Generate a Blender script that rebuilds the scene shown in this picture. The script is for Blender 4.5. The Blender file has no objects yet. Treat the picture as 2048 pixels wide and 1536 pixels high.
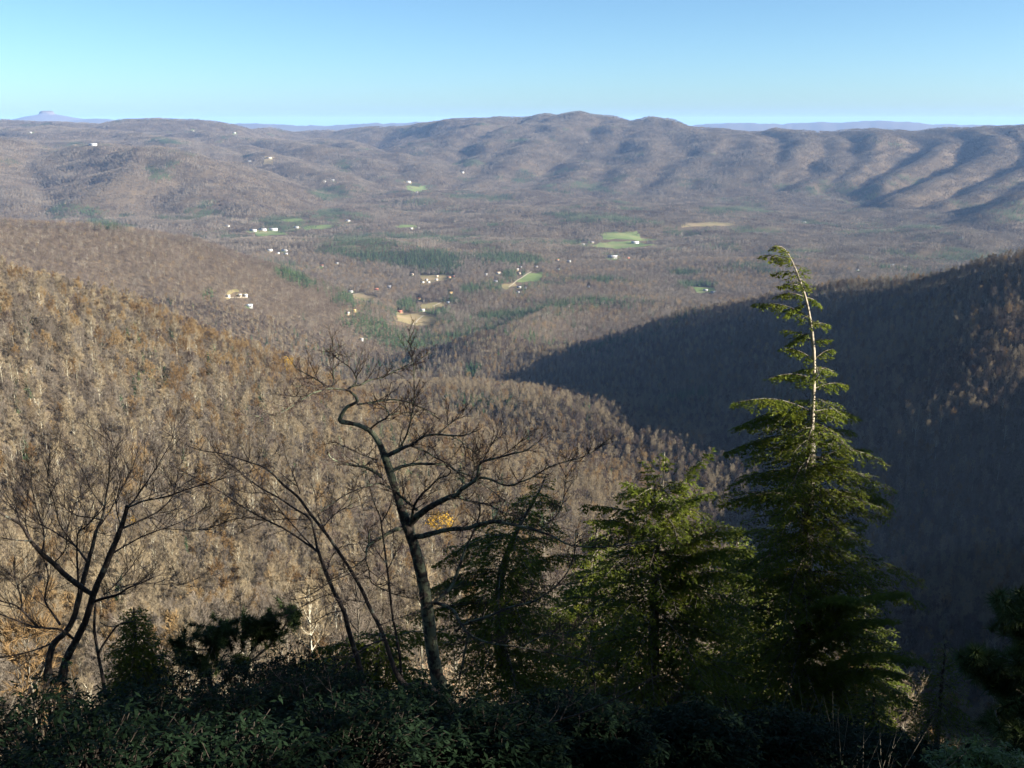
import bpy, math, random
import numpy as np
from mathutils import Vector, Matrix, Quaternion

scene = bpy.context.scene
COL = scene.collection
rad = math.radians

# ------------------------------------------------------------------ camera
F = 2010.0            # focal length in photograph pixels (2048 wide)
HORIZON = 240.0       # photograph row of eye level
PITCH = math.atan((768.0 - HORIZON) / F)
cam_data = bpy.data.cameras.new("camera")
cam = bpy.data.objects.new("camera", cam_data)
COL.objects.link(cam)
cam.location = (0, 0, 0)
cam.rotation_euler = (math.pi / 2 - PITCH, 0, 0)
cam_data.sensor_width = 36.0
cam_data.lens = 36.0 * F / 2048.0
cam_data.clip_start = 0.1
cam_data.clip_end = 120000.0
scene.camera = cam

# ------------------------------------------------------------------ sky and sun
SUN_AZ, SUN_EL = rad(104.0), rad(19.0)      # azimuth clockwise from the view direction
SUN_DIR = Vector((math.sin(SUN_AZ) * math.cos(SUN_EL), math.cos(SUN_AZ) * math.cos(SUN_EL), math.sin(SUN_EL)))
world = bpy.data.worlds.new("World")
scene.world = world
world.use_nodes = True
wn = world.node_tree.nodes
bg = wn["Background"]
sky = wn.new("ShaderNodeTexSky")
sky.sky_type = 'NISHITA'
sky.sun_disc = False
sky.sun_elevation = SUN_EL
sky.sun_rotation = SUN_AZ
sky.altitude = 500.0
sky.air_density = 0.62
sky.dust_density = 0.9
sky.ozone_density = 4.4
tint = wn.new("ShaderNodeMix")            # the camera's slightly cyan rendering of the whole sky
tint.data_type = 'RGBA'
tint.blend_type = 'MULTIPLY'
tint.inputs[0].default_value = 1.0
tint.inputs[7].default_value = (0.98, 1.02, 0.88, 1)
world.node_tree.links.new(sky.outputs[0], tint.inputs[6])
world.node_tree.links.new(tint.outputs[2], bg.inputs[0])
bg.inputs[1].default_value = 0.05

sun_data = bpy.data.lights.new("sun", 'SUN')
sun = bpy.data.objects.new("sun", sun_data)
COL.objects.link(sun)
sun.rotation_euler = SUN_DIR.to_track_quat('Z', 'Y').to_euler()
sun.location = (60, -20, 60)
sun_data.energy = 5.0
sun_data.angle = rad(0.5)
sun_data.color = (1.0, 0.91, 0.77)

vs = scene.view_settings
vs.view_transform = 'Standard'
vs.look = 'None'
vs.exposure = 2.15
vs.gamma = 1.0
vs.use_curve_mapping = False
scene.render.engine = 'CYCLES'
cy = scene.cycles
cy.max_bounces = 5
cy.diffuse_bounces = 2
cy.glossy_bounces = 1
cy.transmission_bounces = 2
cy.transparent_max_bounces = 4
cy.volume_bounces = 0
cy.use_denoising = True

# ------------------------------------------------------------------ small helpers
def ray(px, py):
    """World direction of a photograph pixel, scaled so that its y (depth) is 1."""
    u, v = (px - 1024.0) / F, (768.0 - py) / F
    y = math.cos(PITCH) + v * math.sin(PITCH)
    z = -math.sin(PITCH) + v * math.cos(PITCH)
    return np.array([u / y, 1.0, z / y])

def at(px, py, d):
    return ray(px, py) * d

def project(p):
    """Photograph pixel of world points (n,3)."""
    p = np.atleast_2d(p)
    f = p[:, 1] * math.cos(PITCH) - p[:, 2] * math.sin(PITCH)
    up = p[:, 1] * math.sin(PITCH) + p[:, 2] * math.cos(PITCH)
    return 1024 + F * p[:, 0] / f, 768 - F * up / f

def _hash(ix, iy, seed):
    n = (ix.astype(np.int64) * 374761393 + iy.astype(np.int64) * 668265263 + seed * 1274126177) & 0x7fffffff
    n = ((n ^ (n >> 13)) * 1274126177) & 0x7fffffff
    n = n ^ (n >> 16)
    return (n & 0xffff) / 65535.0 * 2 - 1

def noise(x, y, seed=0):
    ix, iy = np.floor(x), np.floor(y)
    fx, fy = x - ix, y - iy
    sx, sy = fx * fx * fx * (fx * (fx * 6 - 15) + 10), fy * fy * fy * (fy * (fy * 6 - 15) + 10)
    a, b = _hash(ix, iy, seed), _hash(ix + 1, iy, seed)
    c, d = _hash(ix, iy + 1, seed), _hash(ix + 1, iy + 1, seed)
    return (a + (b - a) * sx) * (1 - sy) + (c + (d - c) * sx) * sy

def fbm(x, y, octaves=4, seed=0, gain=0.5):
    s, a, t = 0.0, 1.0, 0.0
    for o in range(octaves):
        s = s + a * noise(x * 2 ** o + 17.3 * o, y * 2 ** o - 9.1 * o, seed + o)
        t += a
        a *= gain
    return s / t

def sstep(a, b, x):
    t = np.clip((x - a) / (b - a), 0, 1)
    return t * t * (3 - 2 * t)

def mesh_np(name, verts, faces, smooth=False):
    """Mesh from arrays; faces (n,3) or (n,4)."""
    verts = np.ascontiguousarray(verts, dtype=np.float32)
    faces = np.ascontiguousarray(faces, dtype=np.int32)
    me = bpy.data.meshes.new(name)
    n, k = faces.shape
    me.vertices.add(len(verts))
    me.vertices.foreach_set("co", verts.ravel())
    me.loops.add(n * k)
    me.loops.foreach_set("vertex_index", faces.ravel())
    me.polygons.add(n)
    me.polygons.foreach_set("loop_start", np.arange(0, n * k, k, dtype=np.int32))
    if smooth:
        me.polygons.foreach_set("use_smooth", np.ones(n, dtype=bool))
    me.update(calc_edges=True)
    return me

def link(name, me, mat=None, parent=None, loc=None):
    o = bpy.data.objects.new(name, me)
    COL.objects.link(o)
    if mat is not None and me is not None and len(me.materials) == 0:
        me.materials.append(mat)
    if parent is not None:
        o.parent = parent
    if loc is not None:
        o.location = loc
    return o

def tag(o, label=None, cat=None, group=None, kind=None):
    for k, v in (("label", label), ("category", cat), ("group", group), ("kind", kind)):
        if v:
            o[k] = v
    return o

# ------------------------------------------------------------------ terrain
class Ridge:
    def __init__(self, pts, slope=0.45, w=25.0, warp=1.0):
        self.p = np.array([at(*p) - [0, 0, 12 if p[2] < 12000 else 0] if len(p) == 3 else p[1:] for p in pts], dtype=float)
        self.slope, self.w, self.warp = slope, w, warp

    def height(self, x, y):
        best = None
        for a, b in zip(self.p[:-1], self.p[1:]):
            ab = b[:2] - a[:2]
            t = np.clip(((x - a[0]) * ab[0] + (y - a[1]) * ab[1]) / (ab @ ab), 0, 1)
            r = np.hypot(x - a[0] - t * ab[0], y - a[1] - t * ab[1])
            z = a[2] + t * (b[2] - a[2]) - self.slope * (np.sqrt(r * r + self.w ** 2) - self.w)
            best = z if best is None else np.maximum(best, z)
        return best

W = 'w'   # marks a crest point given directly as world x, y, z
RIDGES = [
    # second spur on the left, behind the near hillside
    Ridge([(W, -1900, 1300, -60), (-300, 402, 1750), (0, 432, 1900), (200, 447, 2000), (350, 472, 2080), (450, 502, 2120), (530, 540, 2150)], 0.46, 40),
    # shoulder of the lit nose in front of the big shadow
    Ridge([(880, 794, 1160), (1000, 806, 1130), (1090, 822, 1090), (1220, 868, 1030), (1400, 896, 960), (1480, 974, 860)], 0.27, 70),
    # right-hand shaded spur and the mountain it comes from, to the right of the frame
    Ridge([(W, 1150, 250, 40), (W, 1000, 700, -40), (W, 760, 980, -110), (2048, 508, 1250), (1950, 545, 1300), (1870, 556, 1370), (1700, 566, 1480),
           (1600, 583, 1580), (1400, 618, 1780), (1300, 655, 1830), (1130, 705, 1760)], 0.52, 30),
    # low lit knoll behind the shadow
    Ridge([(1080, 625, 2250), (1200, 603, 2330), (1300, 600, 2350), (1400, 605, 2350), (1500, 600, 2400)], 0.22, 60),
    Ridge([(1195, 592, 2400), (1120, 610, 2250), (1060, 634, 2080), (1005, 658, 1940), (960, 672, 1860)], 0.5, 14),
    Ridge([(890, 625, 2300), (905, 632, 2250), (880, 645, 2150)], 0.5, 14),
    # sunlit shoulder on the shaded spur
    Ridge([(W, 560, 1110, -186), (W, 528, 1030, -196), (W, 500, 970, -206), (W, 470, 915, -226), (W, 450, 880, -246)], 0.55, 18),
    # conifer covered low ridge in the middle of the valley
    Ridge([(630, 505, 3300), (720, 483, 3400), (780, 480, 3400), (880, 500, 3250), (1000, 520, 3100), (1060, 535, 3050)], 0.2, 60),
    Ridge([(840, 480, 3700), (960, 478, 3700), (1080, 500, 3500), (1170, 520, 3300)], 0.2, 60),
    Ridge([(1000, 445, 4500), (1120, 450, 4400), (1240, 470, 4000)], 0.2, 60),
    Ridge([(830, 425, 5100), (960, 398, 5600), (1060, 395, 5600), (1250, 420, 5100)], 0.22, 80),
    # hill on the left in the middle distance
    Ridge([(90, 300, 5900), (200, 290, 5700), (300, 285, 5500), (370, 310, 5200), (430, 350, 4900), (480, 400, 4600)], 0.36, 70),
    Ridge([(300, 285, 5500), (250, 330, 5000), (200, 380, 4600)], 0.36, 60),
    Ridge([(-200, 262, 6000), (0, 280, 5900), (90, 300, 5900)], 0.36, 70),
    Ridge([(0, 280, 5900), (-40, 340, 5100), (30, 400, 4500)], 0.33, 70),
    Ridge([(480, 290, 7200), (560, 310, 6600), (640, 340, 6000), (700, 380, 5500)], 0.3, 80),
    Ridge([(400, 262, 8200), (520, 275, 7800), (650, 290, 7200), (740, 320, 6700), (790, 352, 6200)], 0.3, 80),
    # left skyline
    Ridge([(-400, 245, 9000), (0, 240, 9200), (90, 243, 9200), (200, 246, 9000), (260, 238, 9000), (310, 236, 9000), (370, 241, 9000), (420, 246, 9000), (480, 254, 9300),
           (600, 258, 9800), (700, 259, 9800), (760, 251, 9500), (815, 257, 9400), (870, 246, 9300)], 0.3, 90),
    Ridge([(100, 255, 8200), (250, 262, 7600), (400, 285, 6900)], 0.28, 90),
    Ridge([(0, 255, 8200), (150, 275, 7200)], 0.28, 90),
    Ridge([(600, 270, 8600), (700, 285, 7800), (800, 310, 7000), (850, 335, 6500)], 0.3, 80),
    # the main mountain
    Ridge([(870, 246, 9300), (920, 236, 9000), (960, 235, 9000), (1000, 233, 8900), (1040, 235, 8800), (1090, 228, 8700), (1130, 234, 8600), (1160, 222, 8500), (1205, 231, 8400), (1250, 239, 8300),
           (1290, 234, 8200), (1335, 240, 8000), (1400, 252, 7900), (1450, 255, 7800), (1540, 256, 7700), (1640, 262, 7500), (1740, 260, 7300), (1840, 266, 7100), (1900, 258, 7000),
           (2000, 255, 6800), (2100, 250, 6600), (2500, 240, 6200)], 0.34, 60),
    Ridge([(1000, 233, 8900), (920, 265, 8000), (880, 300, 7300), (845, 345, 6600), (800, 385, 6000)], 0.27, 55),
    Ridge([(1090, 228, 8700), (1020, 262, 7900), (960, 300, 7200), (920, 345, 6500), (870, 390, 5900)], 0.27, 50),
    Ridge([(1160, 222, 8500), (1120, 255, 7800), (1050, 290, 7200), (1010, 330, 6600), (960, 375, 6000)], 0.27, 50),
    Ridge([(1205, 231, 8400), (1235, 262, 7700), (1210, 285, 7300), (1175, 322, 6700), (1120, 370, 6000), (1080, 395, 5700)], 0.27, 45),
    Ridge([(1290, 234, 8200), (1330, 258, 7600), (1310, 290, 7000), (1270, 335, 6400), (1230, 375, 5900)], 0.27, 50),
    Ridge([(1335, 240, 8000), (1440, 270, 7200), (1435, 300, 6700), (1400, 335, 6300), (1340, 375, 5800)], 0.27, 45),
    Ridge([(1450, 255, 7800), (1520, 280, 7000), (1510, 312, 6400), (1470, 350, 6000), (1440, 385, 5700)], 0.27, 50),
    Ridge([(1540, 256, 7700), (1620, 268, 7000), (1612, 290, 6600), (1575, 325, 6200), (1540, 360, 5900)], 0.45, 30),
    Ridge([(1640, 262, 7500), (1690, 285, 6700), (1680, 320, 6200), (1640, 355, 5800), (1600, 380, 5600)], 0.42, 30),
    Ridge([(1740, 260, 7300), (1765, 268, 6900), (1745, 295, 6400), (1715, 330, 6000), (1690, 360, 5700)], 0.50, 22),
    Ridge([(1840, 266, 7100), (1900, 275, 6600), (1870, 300, 6200), (1820, 335, 5800), (1760, 365, 5500)], 0.50, 22),
    Ridge([(1900, 258, 7000), (2000, 276, 6300), (1985, 300, 6000), (1930, 335, 5600), (1850, 372, 5200), (1800, 390, 5000)], 0.50, 22),
    Ridge([(2000, 255, 6800), (2090, 290, 6000), (2060, 330, 5500), (2000, 370, 5100), (1900, 400, 4800)], 0.52, 20),
    Ridge([(2200, 330, 5000), (2048, 395, 4400), (1990, 420, 4200)], 0.35, 30),
    # blue silhouettes far beyond
    Ridge([(480, 247, 24000), (520, 246, 24000), (580, 249, 24000), (650, 252, 24000), (760, 247, 24000), (840, 244, 24000), (900, 248, 24000)], 0.12, 400),
    Ridge([(1420, 250, 24000), (1470, 246, 24000), (1520, 246, 24000), (1580, 247, 24000), (1640, 245, 24000), (1700, 243, 24000), (1760, 241, 24000), (1800, 245, 24000), (1860, 248, 24000), (2048, 252, 24000)], 0.12, 400),
    Ridge([(-100, 240, 26000), (60, 239, 26000), (95, 236, 26000), (140, 240, 26000), (190, 237, 26000), (230, 240, 26000), (300, 243, 26000)], 0.12, 300),
]
KNOB = at(95, 236, 26000)     # the far knob with its flat rocky cap

def _polar(px, py, d, trees=0.0):
    """Control point under a photograph pixel; the rows were read at the tree tops, so the ground lies that much lower."""
    r = ray(px, py)
    return math.atan2(r[0], 1.0), math.log(d), r[2] / math.hypot(r[0], 1.0) - trees / d

def _pt(azdeg, d, z):
    return rad(azdeg), math.log(d), z / d

CTRL = []
for azd in (-100, -60, -32, -16, 0, 16, 32, 60, 100):     # the steep slope under the camera
    for d, t in ((1, 1.65), (2, 1.0), (4, .80), (7, .705), (11, .665), (18, .68), (35, .67), (70, .62), (120, .565)):
        if abs(azd) >= 60:
            t = {60: t * (0.75 if d < 5 else 0.45), 100: min(t, 1.6 / d + 0.02)}[abs(azd)]
        if azd == 32 and d > 15:
            t = {18: .72, 35: .78, 70: .79, 120: .76}[d]
        CTRL.append(_pt(azd, d, -t * d))
for azd, z in ((-32, -97), (-16, -97), (0, -97), (16, -106), (32, -130)):
    CTRL.append(_pt(azd, 180, z))
for p in ((0, 1210, 280), (400, 1215, 295), (800, 1235, 305), (1100, 1255, 310), (1400, 1310, 320), (1600, 1390, 320),
          (0, 900, 430), (300, 920, 460), (600, 960, 490), (900, 1040, 530), (1150, 1120, 550),
          (-500, 440, 720), (0, 548, 810), (150, 583, 830), (300, 617, 850), (430, 685, 870), (560, 727, 890), (700, 785, 900), (900, 847, 900), (1050, 907, 890), (1200, 957, 860), (1290, 1020, 800),
          (1400, 1105, 700), (1550, 1235, 560), (1800, 1440, 330), (2048, 1500, 330), (1700, 1160, 720), (1900, 1110, 800), (2048, 1060, 840), (1550, 1080, 860)):
    CTRL.append(_polar(*p, 12.0))
for azd, d, z in ((-26, 1050, -200), (-13, 1120, -320), (0, 1120, -365), (8, 1080, -385), (-26, 1330, -345), (-13, 1350, -420), (0, 1300, -428), (10, 1250, -428), (20, 1050, -380), (27, 1020, -365),
                  (-45, 600, -50), (-60, 600, -10), (-60, 1000, -60), (-45, 1000, -130), (45, 300, -140), (45, 700, -250), (60, 300, -60), (60, 700, -70), (90, 400, 10), (90, 900, 30), (-90, 500, 20), (-90, 1000, 20),
                  (-26, 1650, -425), (0, 1600, -430), (26, 1600, -420), (45, 1500, -300), (-45, 1500, -300)):
    CTRL.append(_pt(azd, d, z))
CTRL = np.array(CTRL)
AZS = 2.2
def _tps_fit(c):
    n = len(c)
    X = np.column_stack([c[:, 0] * AZS, c[:, 1]])
    r2 = ((X[:, None] - X[None]) ** 2).sum(-1)
    K = 0.5 * r2 * np.log(r2 + 1e-12) + np.eye(n) * 2e-3
    P = np.column_stack([np.ones(n), X])
    A = np.block([[K, P], [P.T, np.zeros((3, 3))]])
    s = np.linalg.solve(A, np.concatenate([c[:, 2], np.zeros(3)]))
    return X, s[:n], s[n:]
TPS = _tps_fit(CTRL)

def near_height(x, y):
    d = np.hypot(x, y) + 1e-6
    az, ld = np.arctan2(x, y), np.log(np.maximum(d, 0.8))
    az = np.clip(az, rad(-110), rad(110))
    X, w, p = TPS
    out = p[0] + p[1] * az * AZS + p[2] * ld
    for i in range(len(X)):
        r2 = (az * AZS - X[i, 0]) ** 2 + (ld - X[i, 1]) ** 2
        out = out + w[i] * 0.5 * r2 * np.log(r2 + 1e-12)
    return out * d

def terrain_height(x, y):
    d = np.hypot(x, y)
    # gullies: warp the plan before measuring distances to the crests
    wa = np.clip((d - 1200) / 1800, 0, 1)
    amp = 30 + 75 * sstep(3000, 6000, d)
    wx = x + wa * amp * fbm(x / 480, y / 480, 4, 5)
    wy = y + wa * amp * fbm(x / 480 + 40, y / 480, 4, 6)
    k = 9.0
    valley = -436 + 36 * fbm(x / 430, y / 430, 3, 1) + 24 * sstep(3000, 6000, d) * (1 + fbm(x / 900, y / 900, 2, 3)) + 60 * sstep(6000, 9500, d)
    valley = valley - 0.018 * np.maximum(d - 11000, 0) * 0.15
    acc = np.exp((valley - valley) / k)
    for r in RIDGES:
        acc = acc + np.exp(np.clip((r.height(wx, wy) - valley) / k, -60, 80))
    far = valley + k * np.log(acc)
    rel = np.clip((far + 420) / 250, 0, 1)
    far = far + wa * np.clip(rel + .15, 0, 1) * (1 - .8 * sstep(-60, 40, far)) * (16 * fbm(x / 260, y / 260, 4, 9) - (34 + 40 * sstep(3500, 5500, d)) * np.abs(fbm(wx / 640, wy / 640, 4, 11)) + 8 + 8 * sstep(3500, 5500, d))
    near = near_height(x, y)
    near = near + np.clip((d - 120) / 400, 0, 1) * 7 * fbm(x / 90, y / 90, 3, 21) + np.clip(d / 40, 0.0, 1) * 0.35 * fbm(x / 3.0, y / 3.0, 3, 22)
    m = sstep(1400, 1800, d)
    near = near * (1 - m) + -600 * m
    m2 = sstep(350, 700, d)
    far = far * m2 + -900 * (1 - m2)
    kk = np.clip(d / 60, 0.05, 8.0)
    hi, lo = np.maximum(near, far), np.minimum(near, far)
    h = hi + kk * np.log1p(np.exp(np.clip((lo - hi) / kk, -50, 0)))
    return h

def _axis(spans):
    out = []
    for a, b, n in spans:
        out.append(np.linspace(a, b, n, endpoint=False))
    return np.concatenate(out + [np.array([spans[-1][1]])])
AZ = np.radians(_axis([(-180, -60, 40), (-60, -31, 60), (-31, 31, 480), (31, 60, 60), (60, 180, 40)]))
LR = _axis([(math.log(0.6), math.log(60), 70), (math.log(60), math.log(2000), 150), (math.log(2000), math.log(10500), 165), (math.log(10500), math.log(60000), 60)])
GA, GR = np.meshgrid(AZ, np.exp(LR))
GX, GY = GR * np.sin(GA), GR * np.cos(GA)
GZ = terrain_height(GX.ravel(), GY.ravel()).reshape(GX.shape)
GZ[:, -1] = GZ[:, 0]

def ground(x, y):
    """Height of the terrain sheet (bilinear over its own grid)."""
    x, y = np.asarray(x, float), np.asarray(y, float)
    a = np.arctan2(x, y)
    l = np.log(np.maximum(np.hypot(x, y), 0.6001))
    i = np.clip(np.searchsorted(AZ, a) - 1, 0, len(AZ) - 2)
    j = np.clip(np.searchsorted(LR, l) - 1, 0, len(LR) - 2)
    u = (a - AZ[i]) / (AZ[i + 1] - AZ[i])
    v = (l - LR[j]) / (LR[j + 1] - LR[j])
    return (GZ[j, i] * (1 - u) + GZ[j, i + 1] * u) * (1 - v) + (GZ[j + 1, i] * (1 - u) + GZ[j + 1, i + 1] * u) * v

def hit(px, py, dmin=30.0):
    """First point where a photograph pixel's ray meets the terrain beyond dmin."""
    r = ray(px, py)
    d = np.exp(np.linspace(math.log(dmin), math.log(45000), 2500))
    g = ground(r[0] * d, d) - r[2] * d
    k = np.argmax(g > 0)
    if g[k] <= 0:
        k = len(d) - 1
    return np.array([r[0] * d[k], d[k], ground(r[0] * d[k], d[k])])

nr, na = GX.shape
idx = np.arange(nr * na).reshape(nr, na)
quads = np.stack([idx[:-1, :-1], idx[1:, :-1], idx[1:, 1:], idx[:-1, 1:]], -1).reshape(-1, 4)[:, ::-1]
terrain_me = mesh_np("terrain", np.stack([GX, GY, GZ], -1).reshape(-1, 3), quads, smooth=True)

# ------------------------------------------------------------------ haze
def make_haze(density=2.3e-5):
    top, bottom, half = 150.0, float(GZ.min()) - 1.0, 64000.0
    v = np.array([(sx * half, sy * half, z) for z in (bottom, top) for sx, sy in ((-1, -1), (1, -1), (1, 1), (-1, 1))], float)
    f = np.array([(0, 3, 2, 1), (4, 5, 6, 7), (0, 1, 5, 4), (1, 2, 6, 5), (2, 3, 7, 6), (3, 0, 4, 7)])
    m = bpy.data.materials.new("haze_air")
    m.use_nodes = True
    nt = m.node_tree
    for n in list(nt.nodes):
        nt.nodes.remove(n)
    out = nt.nodes.new("ShaderNodeOutputMaterial")
    pv = nt.nodes.new("ShaderNodeVolumePrincipled")
    pv.inputs["Color"].default_value = (0.32, 0.54, 1.0, 1)
    pv.inputs["Density"].default_value = density
    nt.links.new(pv.outputs[0], out.inputs["Volume"])
    tag(link("haze", mesh_np("haze", v, f), m), kind="stuff", label="thin blue haze hanging over the valley")

# ------------------------------------------------------------------ materials
def mat(name, ramp, scale=4.0, rough=0.95, spec=0.1, per_object=0.0, detail=4.0, coords='Object', bump=0.0, stretch=(1, 1, 1), trans=0.0):
    """Noise-driven diffuse material; per_object mixes in each object's own random value."""
    m = bpy.data.materials.new(name)
    m.use_nodes = True
    nt = m.node_tree
    N, L = nt.nodes, nt.links
    b = N["Principled BSDF"]
    b.inputs["Roughness"].default_value = rough
    b.inputs["Specular IOR Level"].default_value = spec
    tc = N.new("ShaderNodeTexCoord")
    mp = N.new("ShaderNodeMapping")
    mp.inputs["Scale"].default_value = stretch
    L.new(tc.outputs[coords], mp.inputs[0])
    nz = N.new("ShaderNodeTexNoise")
    nz.inputs["Scale"].default_value = scale
    nz.inputs["Detail"].default_value = detail
    nz.inputs["Roughness"].default_value = 0.65
    L.new(mp.outputs[0], nz.inputs["Vector"])
    fac = nz.outputs["Fac"]
    if per_object:
        oi = N.new("ShaderNodeObjectInfo")
        mx = N.new("ShaderNodeMix")
        mx.inputs["Factor"].default_value = per_object
        L.new(nz.outputs["Fac"], mx.inputs[2])
        L.new(oi.outputs["Random"], mx.inputs[3])
        fac = mx.outputs[0]
    cr = N.new("ShaderNodeValToRGB")
    el = cr.color_ramp.elements
    while len(el) < len(ramp):
        el.new(0.5)
    for e, (p, c) in zip(el, ramp):
        e.position, e.color = p, (*c, 1)
    L.new(fac, cr.inputs[0])
    L.new(cr.outputs[0], b.inputs["Base Color"])
    if bump:
        bp = N.new("ShaderNodeBump")
        bp.inputs["Strength"].default_value = bump
        bp.inputs["Distance"].default_value = 0.02
        L.new(nz.outputs["Fac"], bp.inputs["Height"])
        L.new(bp.outputs[0], b.inputs["Normal"])
    if trans:
        tr = N.new("ShaderNodeBsdfTranslucent")
        L.new(cr.outputs[0], tr.inputs[0])
        ms = N.new("ShaderNodeMixShader")
        ms.inputs[0].default_value = trans
        L.new(b.outputs[0], ms.inputs[1])
        L.new(tr.outputs[0], ms.inputs[2])
        L.new(ms.outputs[0], N["Material Output"].inputs["Surface"])
    return m

M = {}
M['litter'] = mat("leaf_litter", [(0.3, (0.052, 0.039, 0.026)), (0.5, (0.088, 0.067, 0.045)), (0.7, (0.125, 0.097, 0.066))], scale=0.35, detail=12, bump=0.0)
M['bark_pale'] = mat("pale_bark", [(0.2, (0.19, 0.175, 0.13)), (0.55, (0.32, 0.305, 0.235)), (0.85, (0.46, 0.44, 0.35))], scale=0.5, per_object=0.75)
M['bark_grey'] = mat("grey_bark", [(0.2, (0.075, 0.066, 0.052)), (0.5, (0.135, 0.122, 0.096)), (0.8, (0.20, 0.185, 0.145))], scale=0.5, per_object=0.75)
M['twig'] = mat("bare_twigs", [(0.15, (0.130, 0.103, 0.070)), (0.4, (0.175, 0.143, 0.097)), (0.6, (0.210, 0.174, 0.120)), (0.85, (0.235, 0.188, 0.120))], scale=0.3, per_object=0.85)
M['twig_rust'] = mat("rusty_oak_leaves", [(0.2, (0.145, 0.093, 0.046)), (0.5, (0.200, 0.134, 0.066)), (0.8, (0.250, 0.176, 0.090))], scale=0.3, per_object=0.8, trans=0.3)
M['twig_grey'] = mat("violet_grey_twigs", [(0.15, (0.092, 0.076, 0.061)), (0.5, (0.130, 0.109, 0.088)), (0.85, (0.165, 0.141, 0.114))], scale=0.3, per_object=0.85)
M['twig_red'] = mat("reddish_twigs", [(0.15, (0.062, 0.046, 0.038)), (0.5, (0.090, 0.068, 0.056)), (0.85, (0.122, 0.095, 0.078))], scale=0.3, per_object=0.85)
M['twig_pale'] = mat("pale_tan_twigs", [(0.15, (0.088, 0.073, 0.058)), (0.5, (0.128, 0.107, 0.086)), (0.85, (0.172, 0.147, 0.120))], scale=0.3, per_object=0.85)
M['leaf_yellow'] = mat("yellow_leaves", [(0.3, (0.26, 0.155, 0.022)), (0.7, (0.46, 0.29, 0.04))], scale=0.8, trans=0.4)
M['conifer_far'] = mat("far_conifer_needles", [(0.2, (0.021, 0.043, 0.020)), (0.5, (0.038, 0.072, 0.031)), (0.8, (0.064, 0.102, 0.043))], scale=0.2, per_object=0.8)
M['field_green'] = mat("pasture_grass", [(0.3, (0.075, 0.110, 0.038)), (0.5, (0.115, 0.150, 0.056)), (0.7, (0.175, 0.180, 0.085))], scale=0.012, detail=8)
M['field_tan'] = mat("dry_grass", [(0.3, (0.120, 0.120, 0.050)), (0.5, (0.185, 0.150, 0.080)), (0.7, (0.235, 0.180, 0.115))], scale=0.015, detail=8)
M['far_wood'] = mat("far_woodland", [(0.3, (0.070, 0.059, 0.053)), (0.7, (0.133, 0.108, 0.094))], scale=0.02, detail=8)
M['road'] = mat("pale_gravel", [(0.3, (0.247, 0.217, 0.165)), (0.7, (0.338, 0.300, 0.232))], scale=0.1)

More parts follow.
